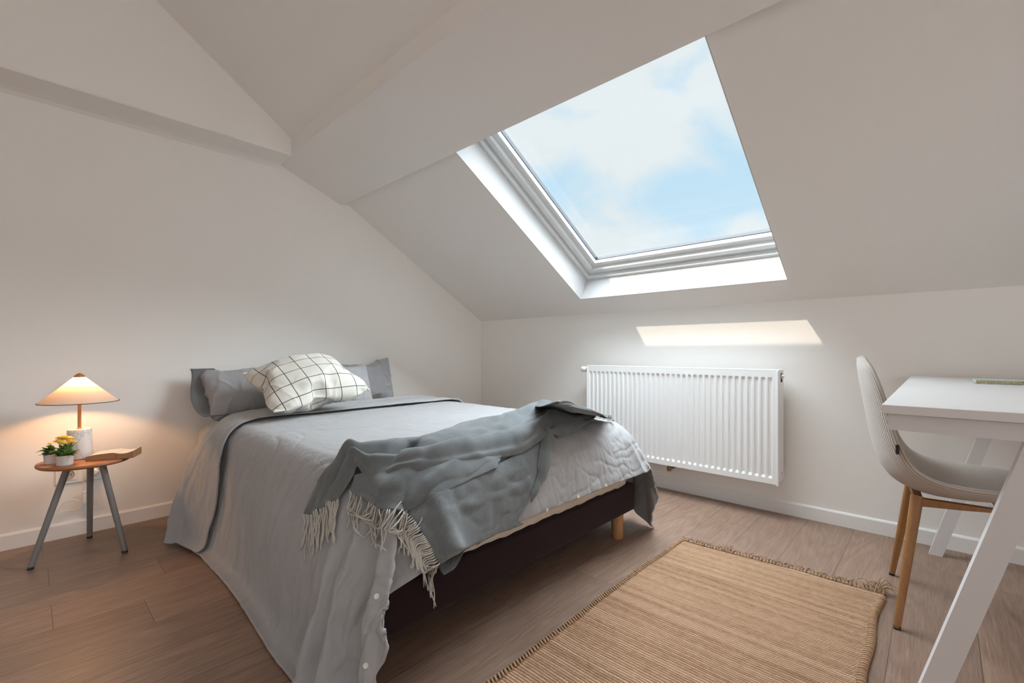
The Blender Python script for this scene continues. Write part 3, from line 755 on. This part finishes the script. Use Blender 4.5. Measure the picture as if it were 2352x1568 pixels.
# ------------------------------------------------------------------ side table by the bed, with what stands on it
TC = V((.175, 2.767, 0)); TZ = .42; TR = .158
table = thing('side_table', 'small round walnut side table on three grey splayed legs beside the bed', 'side table', TC)
bm = bmesh.new(); lathe(bm, [(0, TZ-.016), (TR-.008, TZ-.016), (TR-.002, TZ-.012), (TR, TZ-.007), (TR-.002, TZ-.001), (TR-.006, TZ), (0, TZ)], 64, TC.x, TC.y); obj('table_top', bm, M['walnut_top'], table, True, 30)
leg_m = mat('grey_painted_leg', (.20, .185, .175), .5)
for (bx, by), (tx, ty) in (((.006, 2.730), (.120, 2.760)), ((.203, 2.985), (.196, 2.852)), ((.297, 2.653), (.225, 2.735))):
    bm = bmesh.new(); a, b = V((bx, by, .006)), V((tx, ty, TZ-.014)); tube(bm, [a, a.lerp(b, .5), b], [.0105, .0118, .0128], 16)
    l = obj('leg', bm, leg_m, table, True, 50)
    bm = bmesh.new(); tube(bm, [V((bx, by, 0)), a+(b-a)*.012], .0108, 16); f = obj('leg_cap', bm, M['black'], l, True, 50)
bm = bmesh.new(); lathe(bm, [(0, TZ-.024), (.085, TZ-.024), (.09, TZ-.0165), (0, TZ-.0165)], 32, TC.x, TC.y); obj('mounting_plate', bm, leg_m, table, True, 40)
# table lamp
LC = V((.158, 2.818, TZ)); lamp = thing('table_lamp', 'lit table lamp with a wide cone shade on a white marble base', 'lamp', LC)
mm = mat('white_marble', (.80, .785, .765), .35); g = G(mm); n = g.noise(g.coord('Object', (1, 1, 1)), 9, 6, .6, 2.2)
g.col(g.ramp(g.math('ABSOLUTE', g.math('SUBTRACT', n, .5)), [(.0, (.60, .585, .57)), (.06, (.80, .785, .765))]))
bm = bmesh.new(); lathe(bm, [(0, .001), (.044, .001), (.0455, .004), (.0415, .126), (.0395, .131), (0, .132)], 40, LC.x, LC.y)
bmesh.ops.translate(bm, verts=bm.verts[:], vec=(0, 0, TZ)); obj('lamp_base', bm, mm, lamp, True, 35)
bm = bmesh.new(); lathe(bm, [(.0095, .0), (.0105, .003), (.0063, .006), (.0063, .19), (0, .19)], 16, LC.x, LC.y); bmesh.ops.translate(bm, verts=bm.verts[:], vec=(0, 0, TZ+.131)); obj('lamp_stem', bm, M['lamp_wood'], lamp, True, 40)
sh = bpy.data.materials.new('linen_lamp_shade'); sh.use_nodes = True; g = G(sh); b = g.b; b.inputs['Roughness'].default_value = .95; b.inputs['Base Color'].default_value = (.66, .58, .50, 1)
tl = g.n('ShaderNodeBsdfTranslucent'); tl.inputs[0].default_value = (.80, .60, .42, 1); ms = g.n('ShaderNodeMixShader'); ms.inputs[0].default_value = .17
g.l(b.outputs[0], ms.inputs[1]); g.l(tl.outputs[0], ms.inputs[2]); g.l(ms.outputs[0], g.t.nodes['Material Output'].inputs['Surface'])
g.bump(g.noise(g.coord('Object', (1, 1, 3)), 300, 2), .15, .002)
SZ0, SZ1, SR = .672, .787, .136
bm = bmesh.new(); lathe(bm, [(SR, SZ0), (SR*.5+.008, SZ0+(SZ1-SZ0)*.49), (.0165, SZ1)], 64, LC.x, LC.y, False); s_ = obj('lamp_shade', bm, sh, lamp)
bm = bmesh.new(); lathe(bm, [(SR-.001, SZ0-.001), (SR+.0012, SZ0-.001), (SR+.0012, SZ0+.002), (SR-.001, SZ0+.002), (SR-.001, SZ0-.001)], 64, LC.x, LC.y, False); obj('shade_rim', bm, mat('dark_rim', (.12, .09, .07), .6), s_)
bm = bmesh.new(); lathe(bm, [(.021, SZ1-.003), (.0185, SZ1+.003), (.008, SZ1+.012), (.004, SZ1+.0145), (0, SZ1+.015)], 24, LC.x, LC.y); obj('lamp_cap', bm, M['lamp_wood'], lamp, True, 60)
em = bpy.data.materials.new('warm_bulb'); em.use_nodes = True; g = G(em); g.t.nodes.clear(); e = g.n('ShaderNodeEmission'); e.inputs[0].default_value = (1, .52, .23, 1); e.inputs[1].default_value = 470; oo = g.n('ShaderNodeOutputMaterial'); g.l(e.outputs[0], oo.inputs[0])
bm = bmesh.new(); bmesh.ops.create_uvsphere(bm, u_segments=20, v_segments=12, radius=.018); bmesh.ops.translate(bm, verts=bm.verts[:], vec=(LC.x, LC.y, .750)); obj('bulb', bm, em, lamp)
# potted flowers
def leaf(bm, base, tip, w, droop, uvl=None):
    base, tip = V(base), V(tip); d = tip-base; side = d.cross(V((0, 0, 1))); side = side.normalized() if side.length > 1e-5 else V((1, 0, 0)); rows = []
    for k in range(6):
        t = k/5; c = base+d*t+V((0, 0, -droop*t*t)); ww = w*math.sin(PI*(.08+.92*t)**.8)*(1 if k < 5 else 0)+.0004
        rows.append([c-side*ww, c+V((0, 0, -ww*.35)), c+side*ww])
    grid(bm, rows)
lm = mat('leaf_green', (.07, .16, .035), .5); g = G(lm); g.col(g.ramp(g.noise(g.coord('Object'), 60, 2), [(.35, (.035, .095, .02)), (.65, (.16, .27, .06))]))
ym = mat('yellow_petals', (.85, .50, .03), .6); g = G(ym); g.col(g.ramp(g.noise(g.coord('Object'), 70, 2), [(.35, (.88, .50, .015)), (.65, (.98, .80, .20))]))
ceramic = mat('white_ceramic', (.78, .79, .80), .35)
def pot_plant(c, label, n_leaf, flowers, seed, hgt=.042, rt=.031, amax=None, ls=1):
    r = random.Random(seed); t = thing('potted_flower', label, 'potted plant', (c[0], c[1], TZ), 'white flower pots')
    bm = bmesh.new(); lathe(bm, [(0, .0005), (rt-.006, .0005), (rt-.005, .002), (rt-.001, hgt-.001), (rt, hgt), (rt-.0025, hgt), (rt-.004, hgt-.006), (0, hgt-.006)], 32, c[0], c[1]); bmesh.ops.translate(bm, verts=bm.verts[:], vec=(0, 0, TZ)); obj('pot', bm, ceramic, t, True, 40)
    bm = bmesh.new(); top = V((c[0], c[1], TZ+hgt-.006))
    for k in range(n_leaf):
        a = r.uniform(0, 2*PI) if amax is None else r.uniform(*amax); e = r.uniform(.1, 1.25); L = r.uniform(.026, .052)*ls; s0 = top+V((r.uniform(-.012, .012), r.uniform(-.012, .012), r.uniform(0, .028)))
        leaf(bm, s0, s0+V((math.cos(a)*math.cos(e), math.sin(a)*math.cos(e), math.sin(e)))*L, r.uniform(.006, .011), r.uniform(.002, .014))
    o = obj('leaves', bm, lm, t); mod(o, 'SOLIDIFY', thickness=.0006); o['kind'] = 'stuff'
    for fx, fy, fz, fr_ in flowers:
        bm = bmesh.new(); p = top+V((fx, fy, fz))
        for k in range(16):
            a = k*2.399; e = .15+.09*k; L = fr_*(1-.03*k)
            leaf(bm, p, p+V((math.cos(a)*math.cos(e), math.sin(a)*math.cos(e), math.sin(e)))*L, fr_*.42, .002)
        tube(bm, [top+V((fx*.3, fy*.3, 0)), p], .0012, 6)
        o = obj('flower', bm, ym, t); mod(o, 'SOLIDIFY', thickness=.0008)
pot_plant((.106, 2.694), 'white flower pot with dark leaves and yellow flowers at the front of the side table', 120, [(-.004, -.006, .054, .026), (.018, .002, .056, .024), (-.018, .006, .062, .024), (.004, .012, .070, .023), (-.004, .002, .078, .021), (.014, .012, .072, .018), (-.016, .012, .076, .018)], 3)
pot_plant((.070, 2.766), 'white flower pot half hidden behind the front flower pot', 60, [(-.006, .0, .050, .012)], 5, .042, .029, (PI*.6, PI*1.35), .8)
# open book
pg = mat('book_pages', (.62, .47, .33), .9); g = G(pg); wv = g.wave(g.coord('Object', (1, 1, 1)), 420, 'Z', 1.5, 2, 2); g.col(g.ramp(wv, [(.2, (.26, .125, .055)), (.8, (.42, .25, .13))]))
face = mat('printed_page', (.70, .66, .60), .85); g = G(face); v = g.coord('UV'); ln = g.wave(v, 55, 'Y', .3, 1, 1); nz = g.noise(v, 130, 2)
g.col(g.mix(g.math('MULTIPLY', g.math('GREATER_THAN', ln, .62), g.math('GREATER_THAN', nz, .46)), (.68, .66, .62), (.42, .41, .40)))
bk = thing('open_book', 'thick open paperback lying on the side table beside the lamp', 'book', (.262, 2.72, TZ))
bp = [on_z(196, 1059, TZ+.001), on_z(266, 1054, TZ+.001), on_z(300, 1037, TZ+.001), on_z(226, 1036, TZ+.001)]
ax = (bp[1]-bp[0]).normalized(); ay = V((-ax.y, ax.x, 0)); o0 = bp[0]; W1_ = (bp[1]-bp[0]).length
def book_half(x0, x1, zf, depth, name, flip):
    bm = bmesh.new(); uvl = bm.loops.layers.uv.new('uv'); top, bot = [], []
    for i in range(13):
        t = i/12; x = x0+(x1-x0)*t; z = zf(t)
        top.append([o0+ax*x+ay*(depth*j/4)+V((0, 0, z)) for j in range(5)]); bot.append([o0+ax*x+ay*(depth*j/4) for j in range(5)])
    vt, ft = grid(bm, top); vb, fb = grid(bm, bot)
    for f in ft:
        f.material_index = 1
        for lp in f.loops: q = lp.vert.co-o0; lp[uvl].uv = (q.dot(ax)*10, q.dot(ay)*10)
    for i in range(12): bm.faces.new((vt[i][0], vb[i][0], vb[i+1][0], vt[i+1][0])); bm.faces.new((vt[i][4], vt[i+1][4], vb[i+1][4], vb[i][4]))
    for j in range(4): bm.faces.new((vt[0][j], vt[0][j+1], vb[0][j+1], vb[0][j])); bm.faces.new((vt[12][j], vb[12][j], vb[12][j+1], vt[12][j+1]))
    return obj(name, bm, [pg, face], bk, True, 40)
W2_ = W1_+.062
book_half(0, W1_, lambda t: .018+.012*t**.5-.004*max(0, t-.9)*10, .10, 'left_pages', 0)
book_half(W1_+.001, W2_, lambda t: .026-.006*math.sin(PI*t)+.006*t, .10, 'right_pages', 1)

# ------------------------------------------------------------------ sockets and cable behind the table
so = thing('wall_socket', 'white double wall socket behind the side table legs', 'socket', (.18, Y1, .30))
bm = bmesh.new(); box(bm, .088, .268, Y1-.009, Y1-.0005, .258, .344, .003); obj('cover_plate', bm, M['plastic'], so, False)
for cxs in (.133, .223):
    bm = bmesh.new(); box(bm, cxs-.029, cxs+.029, Y1-.0125, Y1-.0085, .273, .331, .002)
    ins = obj('socket_insert', bm, M['plastic'], so, False)
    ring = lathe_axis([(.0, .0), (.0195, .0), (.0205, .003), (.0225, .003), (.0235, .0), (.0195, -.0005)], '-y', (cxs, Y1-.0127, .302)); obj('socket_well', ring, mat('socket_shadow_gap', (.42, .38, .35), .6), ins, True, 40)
    bm = bmesh.new()
    for dx in (-.0095, .0095): bmesh.ops.create_cone(bm, cap_ends=True, segments=12, radius1=.0026, radius2=.0026, depth=.003, matrix=Matrix.Translation((cxs+dx, Y1-.0145, .302)) @ Matrix.Rotation(PI/2, 4, 'X'))
    obj('socket_hole', bm, M['screen'], ins)
cd = thing('lamp_cord', 'white lamp cord with inline switch and plug hanging from the wall socket', 'cord', (.21, Y1-.03, .2))
obj('plug', lathe_axis([(0, 0), (.0195, 0), (.0195, .016), (.012, .026), (.009, .034), (0, .034)], '-y', (.223, Y1-.0165, .302)), M['plastic'], cd, True, 40)
def wallpts(px, y): return [on_y(u, v, y) for u, v in px]
yw = Y1-.03
bm = bmesh.new(); tube(bm, cr(wallpts([(190, 1066), (191, 1085), (191, 1105), (192, 1128)], yw), 14), .0022, 8)
tube(bm, cr([V((.223, Y1-.045, .30))]+wallpts([(210, 1112), (224, 1130), (235, 1150), (235, 1163), (225, 1169), (212, 1168), (200, 1158)], yw), 40), .0022, 8)
tube(bm, cr(wallpts([(192, 1156), (186, 1152), (170, 1147), (152, 1150), (140, 1162), (130, 1174), (122, 1183)], yw), 30), .0022, 8)
tube(bm, cr(wallpts([(195, 1158), (186, 1166), (165, 1171), (145, 1174), (126, 1182), (112, 1192), (104, 1199)], yw), 30), .0022, 8)
obj('cable', bm, M['plastic'], cd)
bm = bmesh.new(); a, b = on_y(190, 1128, yw), on_y(200, 1157, yw); box(bm, a.x-.004, b.x+.006, yw-.010, yw+.008, b.z, a.z, .003); sw = obj('inline_switch', bm, mat('pale_blue_plastic', (.70, .74, .78), .4), cd, False)
bm = bmesh.new(); box(bm, a.x, b.x+.002, yw-.012, yw-.009, b.z+.012, a.z-.016, .001); obj('switch_rocker', bm, M['plastic'], sw, False)

# ------------------------------------------------------------------ jute rug
rug = thing('jute_rug', 'natural tan woven jute rug on the floor at the foot of the bed', 'rug', (1.35, .51, 0))
rm = mat('woven_jute', (.42, .27, .15), .95, spec=.1); g = G(rm)
v = g.coord('Object'); warp = g.noise(g.coord('Object', (1, .25, 1)), 9, 3, .5)
sxx = g.n('ShaderNodeSeparateXYZ'); g.l(v, sxx.inputs[0]); xx = g.math('ADD', sxx.outputs[0], g.math('MULTIPLY', warp, .022))
row = g.math('FLOOR', g.math('DIVIDE', xx, .0098)); ph = g.math('FRACT', g.math('DIVIDE', xx, .0098))
wr = g.n('ShaderNodeTexWhiteNoise', noise_dimensions='1D'); g.l(row, wr.inputs['W'])
hx = g.math('SINE', g.math('MULTIPLY', ph, PI))
ky = g.math('ABSOLUTE', g.math('SINE', g.math('MULTIPLY', g.math('ADD', sxx.outputs[1], g.math('MULTIPLY', row, .0031)), PI/.0085)))
fibre = g.noise(v, 520, 3, .7); lump = g.noise(g.coord('Object', (1, .6, 1)), 75, 3, .7)
h = g.math('ADD', g.math('MULTIPLY', hx, .8), g.math('ADD', g.math('MULTIPLY', ky, .45), g.math('ADD', g.math('MULTIPLY', fibre, .5), g.math('MULTIPLY', lump, .9))))
tone = g.math('ADD', g.math('MULTIPLY', wr.outputs['Value'], .19), g.math('ADD', g.math('MULTIPLY', lump, .40), g.math('ADD', g.math('MULTIPLY', fibre, .22), g.math('MULTIPLY', g.noise(g.coord('Object', (1, .12, 1)), 15, 3), .30))))
c = g.ramp(tone, [(.36, (.34, .19, .112)), (.55, (.54, .335, .212)), (.8, (.70, .475, .325))])
c = g.mix(g.math('SMOOTH_MIN', g.math('MULTIPLY', hx, 1.5), 1.0, .2), (.25, .145, .075), c)
g.col(c); g.bump(h, 1.0, .0045)
def ry(x, side):                                # edges of the rug wander a little
    if side > 0: return .882+.004*math.sin(x*5)+.0015*math.sin(x*19)
    return .128+.022*math.sin((x-1.2)*2.4)+.004*math.sin(x*17)
RX0, RX1 = .55, 2.125
bm = bmesh.new(); rows = []
for i in range(121):
    x = RX0+(RX1-RX0)*i/120; a, b = ry(x, -1), ry(x, 1); r = []
    for j in range(61):
        t = j/60; y = a+(b-a)*t; r.append((x+.012*math.sin(t*5)*(i/120)+.02*(1-t)**4*(i/120), y, .010+.0015*mnoise.noise(V((x*6, y*6, 0)))+.0012*mnoise.noise(V((x*30, y*8, 3)))))
    rows.append(r)
grid(bm, rows); body = obj('rug_weave', bm, rm, rug); mod(body, 'SOLIDIFY', thickness=.0085, offset=-1)
jc = mat('jute_cord', (.44, .285, .175), .95, spec=.1); rg = random.Random(11)
for side in (-1, 1):                            # whipped cord along both long edges
    bm = bmesh.new(); n = int((RX1-RX0)/.0125)
    for k in range(n):
        x = RX0+(RX1-RX0)*k/n+rg.uniform(-.001, .001); y = ry(x, side)
        pts = [(x, y-side*.012, .0105), (x+.003, y-side*.003, .0145), (x+.006, y+side*.005, .0115), (x+.008, y+side*.007, .005), (x+.008, y+side*.001, .0015)]
        tube(bm, cr(pts, 7), .0034+rg.uniform(-.0005, .0006), 6)
    obj('whipped_edge', bm, jc, rug)
bm = bmesh.new()
for k in range(150):                            # knotted fringe on the short edge
    t = k/149+rg.uniform(-.003, .003); t = max(0, min(1, t)); i = rows[-1][int(t*60)]
    x, y = i[0], i[1]; big = 1+1.2*bumpf(t, .74, .03)+2.0*bumpf(t, .035, .035)
    for q in range(3):
        a = rg.uniform(-1.0, 1.0); L = rg.uniform(.02, .045)*(.7+.5*big*.6); up = rg.uniform(.0, .016)*big
        pts = [(x-.006, y, .009), (x+.006, y+rg.uniform(-.004, .004), .011+up*.4), (x+.006+L*.5*math.cos(a), y+L*.5*math.sin(a), .006+up), (x+.006+L*math.cos(a)+rg.uniform(-.006, .006), y+L*math.sin(a), max(.002, .003+up*rg.uniform(.2, 1.3)))]
        tube(bm, cr(pts, 8), [.0021, .0021, .0019, .0017, .0015, .0013, .001, .0007], 5)
    if k % 2 == 0: tube(bm, cr([(x-.004, y-.006, .010), (x+.003, y-.002, .0135), (x+.006, y+.004, .009)], 5), .0036, 6)
obj('fringe', bm, mat('dull_jute_fringe', (.36, .235, .15), .95, spec=.1), rug)

# ------------------------------------------------------------------ desk on trestles
DZ = .785; DX0, DX1, DY0, DY1 = 1.262, 2.845, -.68, .087
desk = thing('desk', 'white desk with slanted trestle legs standing against the radiator wall', 'desk', ((DX0+DX1)/2, (DY0+DY1)/2, 0))
bm = bmesh.new(); box(bm, DX0, DX1, DY0, DY1, DZ-.019, DZ, .0015, 2); obj('desk_top', bm, M['desk'], desk, False)
def beam(bm, a, b, wy, dx):         
    a, b = V(a), V(b); w = V((0, -wy, 0)); prism(bm, [a, b, b+w, a+w], (dx, 0, 0))
leg_lab = []
for tx, y0 in ((1.318, .076), (2.735, .026)):
    tr_ = bmesh.new(); prism(tr_, [(tx-.03, .078, DZ-.022), (tx-.03, .078, DZ-.056), (tx-.03, -.66, DZ-.056), (tx-.03, -.66, DZ-.022)], (.045, 0, 0))
    rail = obj('trestle_rail', tr_, M['desk'], desk, False)
    for yy in (.055, .02, -.60, -.64):
        bm = bmesh.new(); bmesh.ops.create_cone(bm, cap_ends=True, segments=10, radius1=.004, radius2=.004, depth=.006, matrix=Matrix.Translation((tx-.02, yy, DZ-.0205)))
        bmesh.ops.create_cone(bm, cap_ends=True, segments=10, radius1=.006, radius2=.006, depth=.0015, matrix=Matrix.Translation((tx-.02, yy, DZ-.0225)))
        obj('fixing_stud', bm, M['chrome'], rail)
    bm = bmesh.new(); beam(bm, (tx, y0, 0), (tx, y0-.278*(DZ-.056), DZ-.056), .045, .034); obj('leg', bm, M['desk'], desk, False)
    bm = bmesh.new(); beam(bm, (tx, -.62-y0, 0), (tx, -.60+.278*(DZ-.056)-y0-.05, DZ-.056), .050, .034); obj('leg', bm, M['desk'], desk, False)
    if tx > 2: bm = bmesh.new(); box(bm, tx+.004, tx+.03, -.46, -.16, .24, .262, .001); obj('cross_bar', bm, M['desk'], desk, False)
# spiral notebook on the desk
nb0 = on_z(2238, 880, DZ+.001)
nb = thing('notebook', 'pale green notebook with a gilt spiral edge lying on the desk', 'notebook', nb0)
nax = V((0, -1, 0)); nay = V((1, 0, 0)); gc = mat('mint_cover', (.50, .62, .55), .5); gold = mat('gilt_edge', (.55, .46, .24), .5, .2)
def nbox(bm, a0, a1, b0, b1, z0, z1, r=.0008):
    vs = [nb0+nax*a+nay*b for a in (a0, a1) for b in (b0, b1)]; xs = [v.x for v in vs]; yy = [v.y for v in vs]
    box(bm, min(xs), max(xs), min(yy), max(yy), DZ+z0, DZ+z1, r)
bm = bmesh.new(); nbox(bm, 0, .20, 0, .15, .0005, .002); nbox(bm, 0, .20, 0, .15, .0115, .013); obj('cover', bm, gc, nb, False)
bm = bmesh.new(); nbox(bm, .004, .198, .003, .147, .0025, .011, .0003); obj('pages', bm, M['plastic'], nb, False)
bm = bmesh.new()
for k in range(38):
    y = .006+k*.005; bmesh.ops.create_cube(bm, size=1, matrix=Matrix.Translation(nb0+nax*y+nay*.0015+V((0, 0, .006))) @ Matrix.Diagonal((.002, .0034, .0085, 1)))
obj('gilt_binding', bm, gold, nb, False)
bm = bmesh.new(); a = on_z(2348, 878, DZ+.0135); 
for k in range(3): tube(bm, cr([a+V((.02*k*.3, -.01*k, .0)), a+V((.008+.006*k, -.012-.01*k, .001)), a+V((-.004+.006*k, -.02-.012*k, .0))], 8), .0011, 5)
obj('cover_sketch', bm, M['black'], nb)

# ------------------------------------------------------------------ upholstered shell chair
CX_, CY_ = 2.162, .0
chair = thing('desk_chair', 'beige ribbed shell chair with slim oak legs tucked under the desk', 'chair', (CX_, -.02, 0))
cm = mat('beige_corduroy', (.56, .50, .45), .9, spec=.15); g = G(cm); g.b.inputs['Sheen Weight'].default_value = .35
uv = g.coord('UV'); su = g.n('ShaderNodeSeparateXYZ'); g.l(uv, su.inputs[0]); rib = g.math('ABSOLUTE', g.math('SINE', g.math('MULTIPLY', su.outputs[0], PI/.0095)))
n = g.noise(g.coord('Object'), 420, 2); g.col(g.mix(g.math('MULTIPLY', rib, g.math('ADD', .55, n)), (.36, .31, .27), (.62, .56, .505)))
g.bump(g.math('ADD', rib, g.math('MULTIPLY', n, .3)), .6, .003)
# spine: outer (underside) line of the shell in the y-z plane, from the top of the back to the front of the seat
SP = [(.222, .878), (.222, .845), (.214, .785), (.203, .715), (.192, .645), (.178, .570), (.158, .505), (.125, .455), (.075, .425), (.015, .412), (-.06, .412), (-.14, .420), (-.21, .428), (-.255, .436)]
HW = [.085, .148, .185, .198, .203, .207, .212, .218, .222, .222, .220, .212, .185, .12]
TH = [.024, .034, .040, .043, .045, .047, .049, .050, .050, .050, .048, .045, .038, .026]
CV = [.010, .022, .034, .042, .048, .054, .060, .062, .058, .050, .042, .036, .028, .016]
NS, NK = 72, 48
bm = bmesh.new(); uvl = bm.loops.layers.uv.new('uv'); rings = []; cent = []
def chv(L, t): return float(catmull([(x, x) for x in L], t)[0])
for i in range(NS):
    t = i/(NS-1); c = catmull(SP, t); c2 = catmull(SP, min(1, t+.01)); c1 = catmull(SP, max(0, t-.01))
    tg = V((0, c2[0]-c1[0], c2[1]-c1[1])).normalized(); N = V((0, -tg.z, tg.y))
    if N.y > 0 and t < .3: N = -N
    if t >= .3 and N.z < 0: N = -N
    hw, th, cv = chv(HW, t), chv(TH, t), chv(CV, t); ring = []
    e_ = min(t, 1-t); 
    for k in range(NK):
        a = 2*PI*k/NK; ca, sa = math.cos(a), math.sin(a)
        x = hw*math.copysign(abs(ca)**.75, ca); d = th*.5*(1+math.copysign(abs(sa)**.7, sa))
        w = abs(x)/hw
        ring.append(bm.verts.new(V((x, c[0], c[1]))+N*(d+cv*w**2.4)))
    rings.append(ring); cent.append(V((0, c[0], c[1]))+N*th*.5)
fl = []
for i in range(NS-1):
    for k in range(NK):
        k2 = (k+1) % NK; f = bm.faces.new((rings[i][k], rings[i][k2], rings[i+1][k2], rings[i+1][k])); fl.append((f, i, k))
per = [0]
mid = NS//2
for k in range(NK): per.append(per[-1]+(rings[mid][(k+1) % NK].co-rings[mid][k].co).length)
for f, i, k in fl:
    for lp, (ii, kk) in zip(f.loops, ((i, k), (i, k+1), (i+1, k+1), (i+1, k))): lp[uvl].uv = (per[kk], ii*.015)
for ring, flip in ((rings[0], 0), (rings[-1], 1)):
    cc = sum((v.co for v in ring), V())/NK; tip = bm.verts.new(cc+((cent[0]-cent[2]).normalized() if not flip else (cent[-1]-cent[-3]).normalized())*.008)
    for k in range(NK): bm.faces.new((ring[k], ring[(k+1) % NK], tip))
CR = Matrix.Translation((CX_, 0, 0)) @ Matrix.Rotation(math.radians(4.8), 4, 'Z')
def chair_part(name, bm, m, smooth=True, ang=None, parent=None):
    bmesh.ops.transform(bm, matrix=CR, verts=bm.verts[:]); return obj(name, bm, m, parent or chair, smooth, ang)
shell = chair_part('seat_shell', bm, cm); mod(shell, 'SUBSURF', levels=1, render_levels=1)
for sx, (by, bxx), (ty, txx) in ((-1, (.113, .226), (.058, .125)), (1, (.113, .226), (.058, .125)), (-1, (-.36, .215), (-.228, .115)), (1, (-.36, .215), (-.228, .115))):
    bm = bmesh.new(); a, b = V((sx*bxx, by, .004)), V((sx*txx, ty, .418)); tube(bm, [a, a.lerp(b, .5), b], [.0095, .0135, .0175], 18)
    l = chair_part('leg', bm, M['oak'], True, 50)
    bm = bmesh.new(); tube(bm, [V((sx*bxx, by, 0)), a+(b-a)*.015], .0098, 16); chair_part('leg_cap', bm, M['black'], True, 50, l)
bm = bmesh.new()
for sx in (-1, 1):
    prism(bm, [(sx*.125-.012, .066, .412), (sx*.125-.012, -.16, .412), (sx*.125-.012, -.16, .406), (sx*.125-.012, -.05, .394), (sx*.125-.012, .066, .385)], (.024, 0, 0))
for yy in (.055, -.15): box(bm, -.125, .125, yy-.012, yy+.012, .390, .412, .002)
chair_part('seat_frame', bm, M['oak'], False)
lt = on_x(2060, 1031, 1.945); bm = bmesh.new(); box(bm, lt.x-.006, lt.x+.004, lt.y-.006, lt.y+.003, lt.z-.016, lt.z+.014, .0008)
part_label(obj('fabric_tag', bm, mat('dark_label', (.04, .025, .025), .7), chair, False), 'small dark fabric label')

# ------------------------------------------------------------------ light
w = bpy.data.worlds.new('world'); bpy.context.scene.world = w; w.use_nodes = True
g = G(w); g.t.nodes.clear(); out = g.n('ShaderNodeOutputWorld'); bg = g.n('ShaderNodeBackground'); g.l(bg.outputs[0], out.inputs[0])
tc = g.n('ShaderNodeTexCoord'); sx = g.n('ShaderNodeSeparateXYZ'); g.l(tc.outputs['Generated'], sx.inputs[0])
wob = g.math('ADD', sx.outputs[2], g.math('MULTIPLY', g.math('SUBTRACT', g.noise(g.coord('Generated'), 2.6, 3, .5), .5), .22))
v = g.coord('Generated', (1, 1, 1.5))
n = g.noise(v, 4.2, 7, .56, .35)
band = g.ramp(wob, [(0, (.60,)*3), (.18, (.58,)*3), (.25, (.52,)*3), (.31, (.41,)*3), (.345, (.45,)*3), (.41, (.60,)*3), (.47, (.60,)*3), (.54, (.48,)*3), (1, (.5,)*3)])
f = g.math('ADD', n, g.math('SUBTRACT', band, .5))
cl = g.ramp(f, [(.42, (0, 0, 0)), (.60, (1, 1, 1))])
blue = g.ramp(sx.outputs[2], [(.0, (.72, .83, .92)), (.33, (.56, .78, .94)), (.8, (.45, .68, .92))])
sky = g.mix(cl, blue, (.82, .87, .89))
g.l(sky, bg.inputs[0]); bg.inputs[1].default_value = .97
def light(name, typ, loc, energy, color, **kw):
    d = bpy.data.lights.new(name, typ); d.energy = energy; d.color = color
    for k, val in kw.items(): setattr(d, k, val)
    o = bpy.data.objects.new(name, d); C.objects.link(o); o.location = loc; return o
def aim(o, d): o.rotation_euler = V(d).to_track_quat('-Z', 'Y').to_euler()
SUN = V((.159, -.058, -.20))
s = light('sun', 'SUN', (0, 0, 5), 3.0, (1, .86, .71), angle=math.radians(.6)); aim(s, SUN)
s = light('bright_sky', 'SUN', (0, 0, 6), 33, (.87, .945, 1), angle=math.radians(120)); aim(s, (-.42, -.06, -1))
s = light('fill_light_left', 'AREA', (XB-.2, -.6, 1.0), 7, (1, .86, .74), shape='RECTANGLE', size=4.0, size_y=1.45); aim(s, (1, 0, 0))  # added fill lamp outside an invented opening, brightens the room from behind
s = light('fill_light_front', 'AREA', (-.3, YR-.2, 1.25), 26, (1, .89, .79), shape='RECTANGLE', size=3.8, size_y=1.85); aim(s, (0, 1, 0))  # second added fill lamp, lifts the bed wall from the unseen side
vs = bpy.context.scene.view_settings; vs.view_transform = 'Standard'; vs.look = 'None'; vs.exposure = .1; vs.gamma = 1; vs.use_curve_mapping = False
cy = bpy.context.scene.cycles
cy.max_bounces = 10; cy.diffuse_bounces = 6; cy.glossy_bounces = 4; cy.transparent_max_bounces = 12; cy.caustics_reflective = False; cy.caustics_refractive = False
cy.sample_clamp_indirect = 6; cy.use_denoising = True
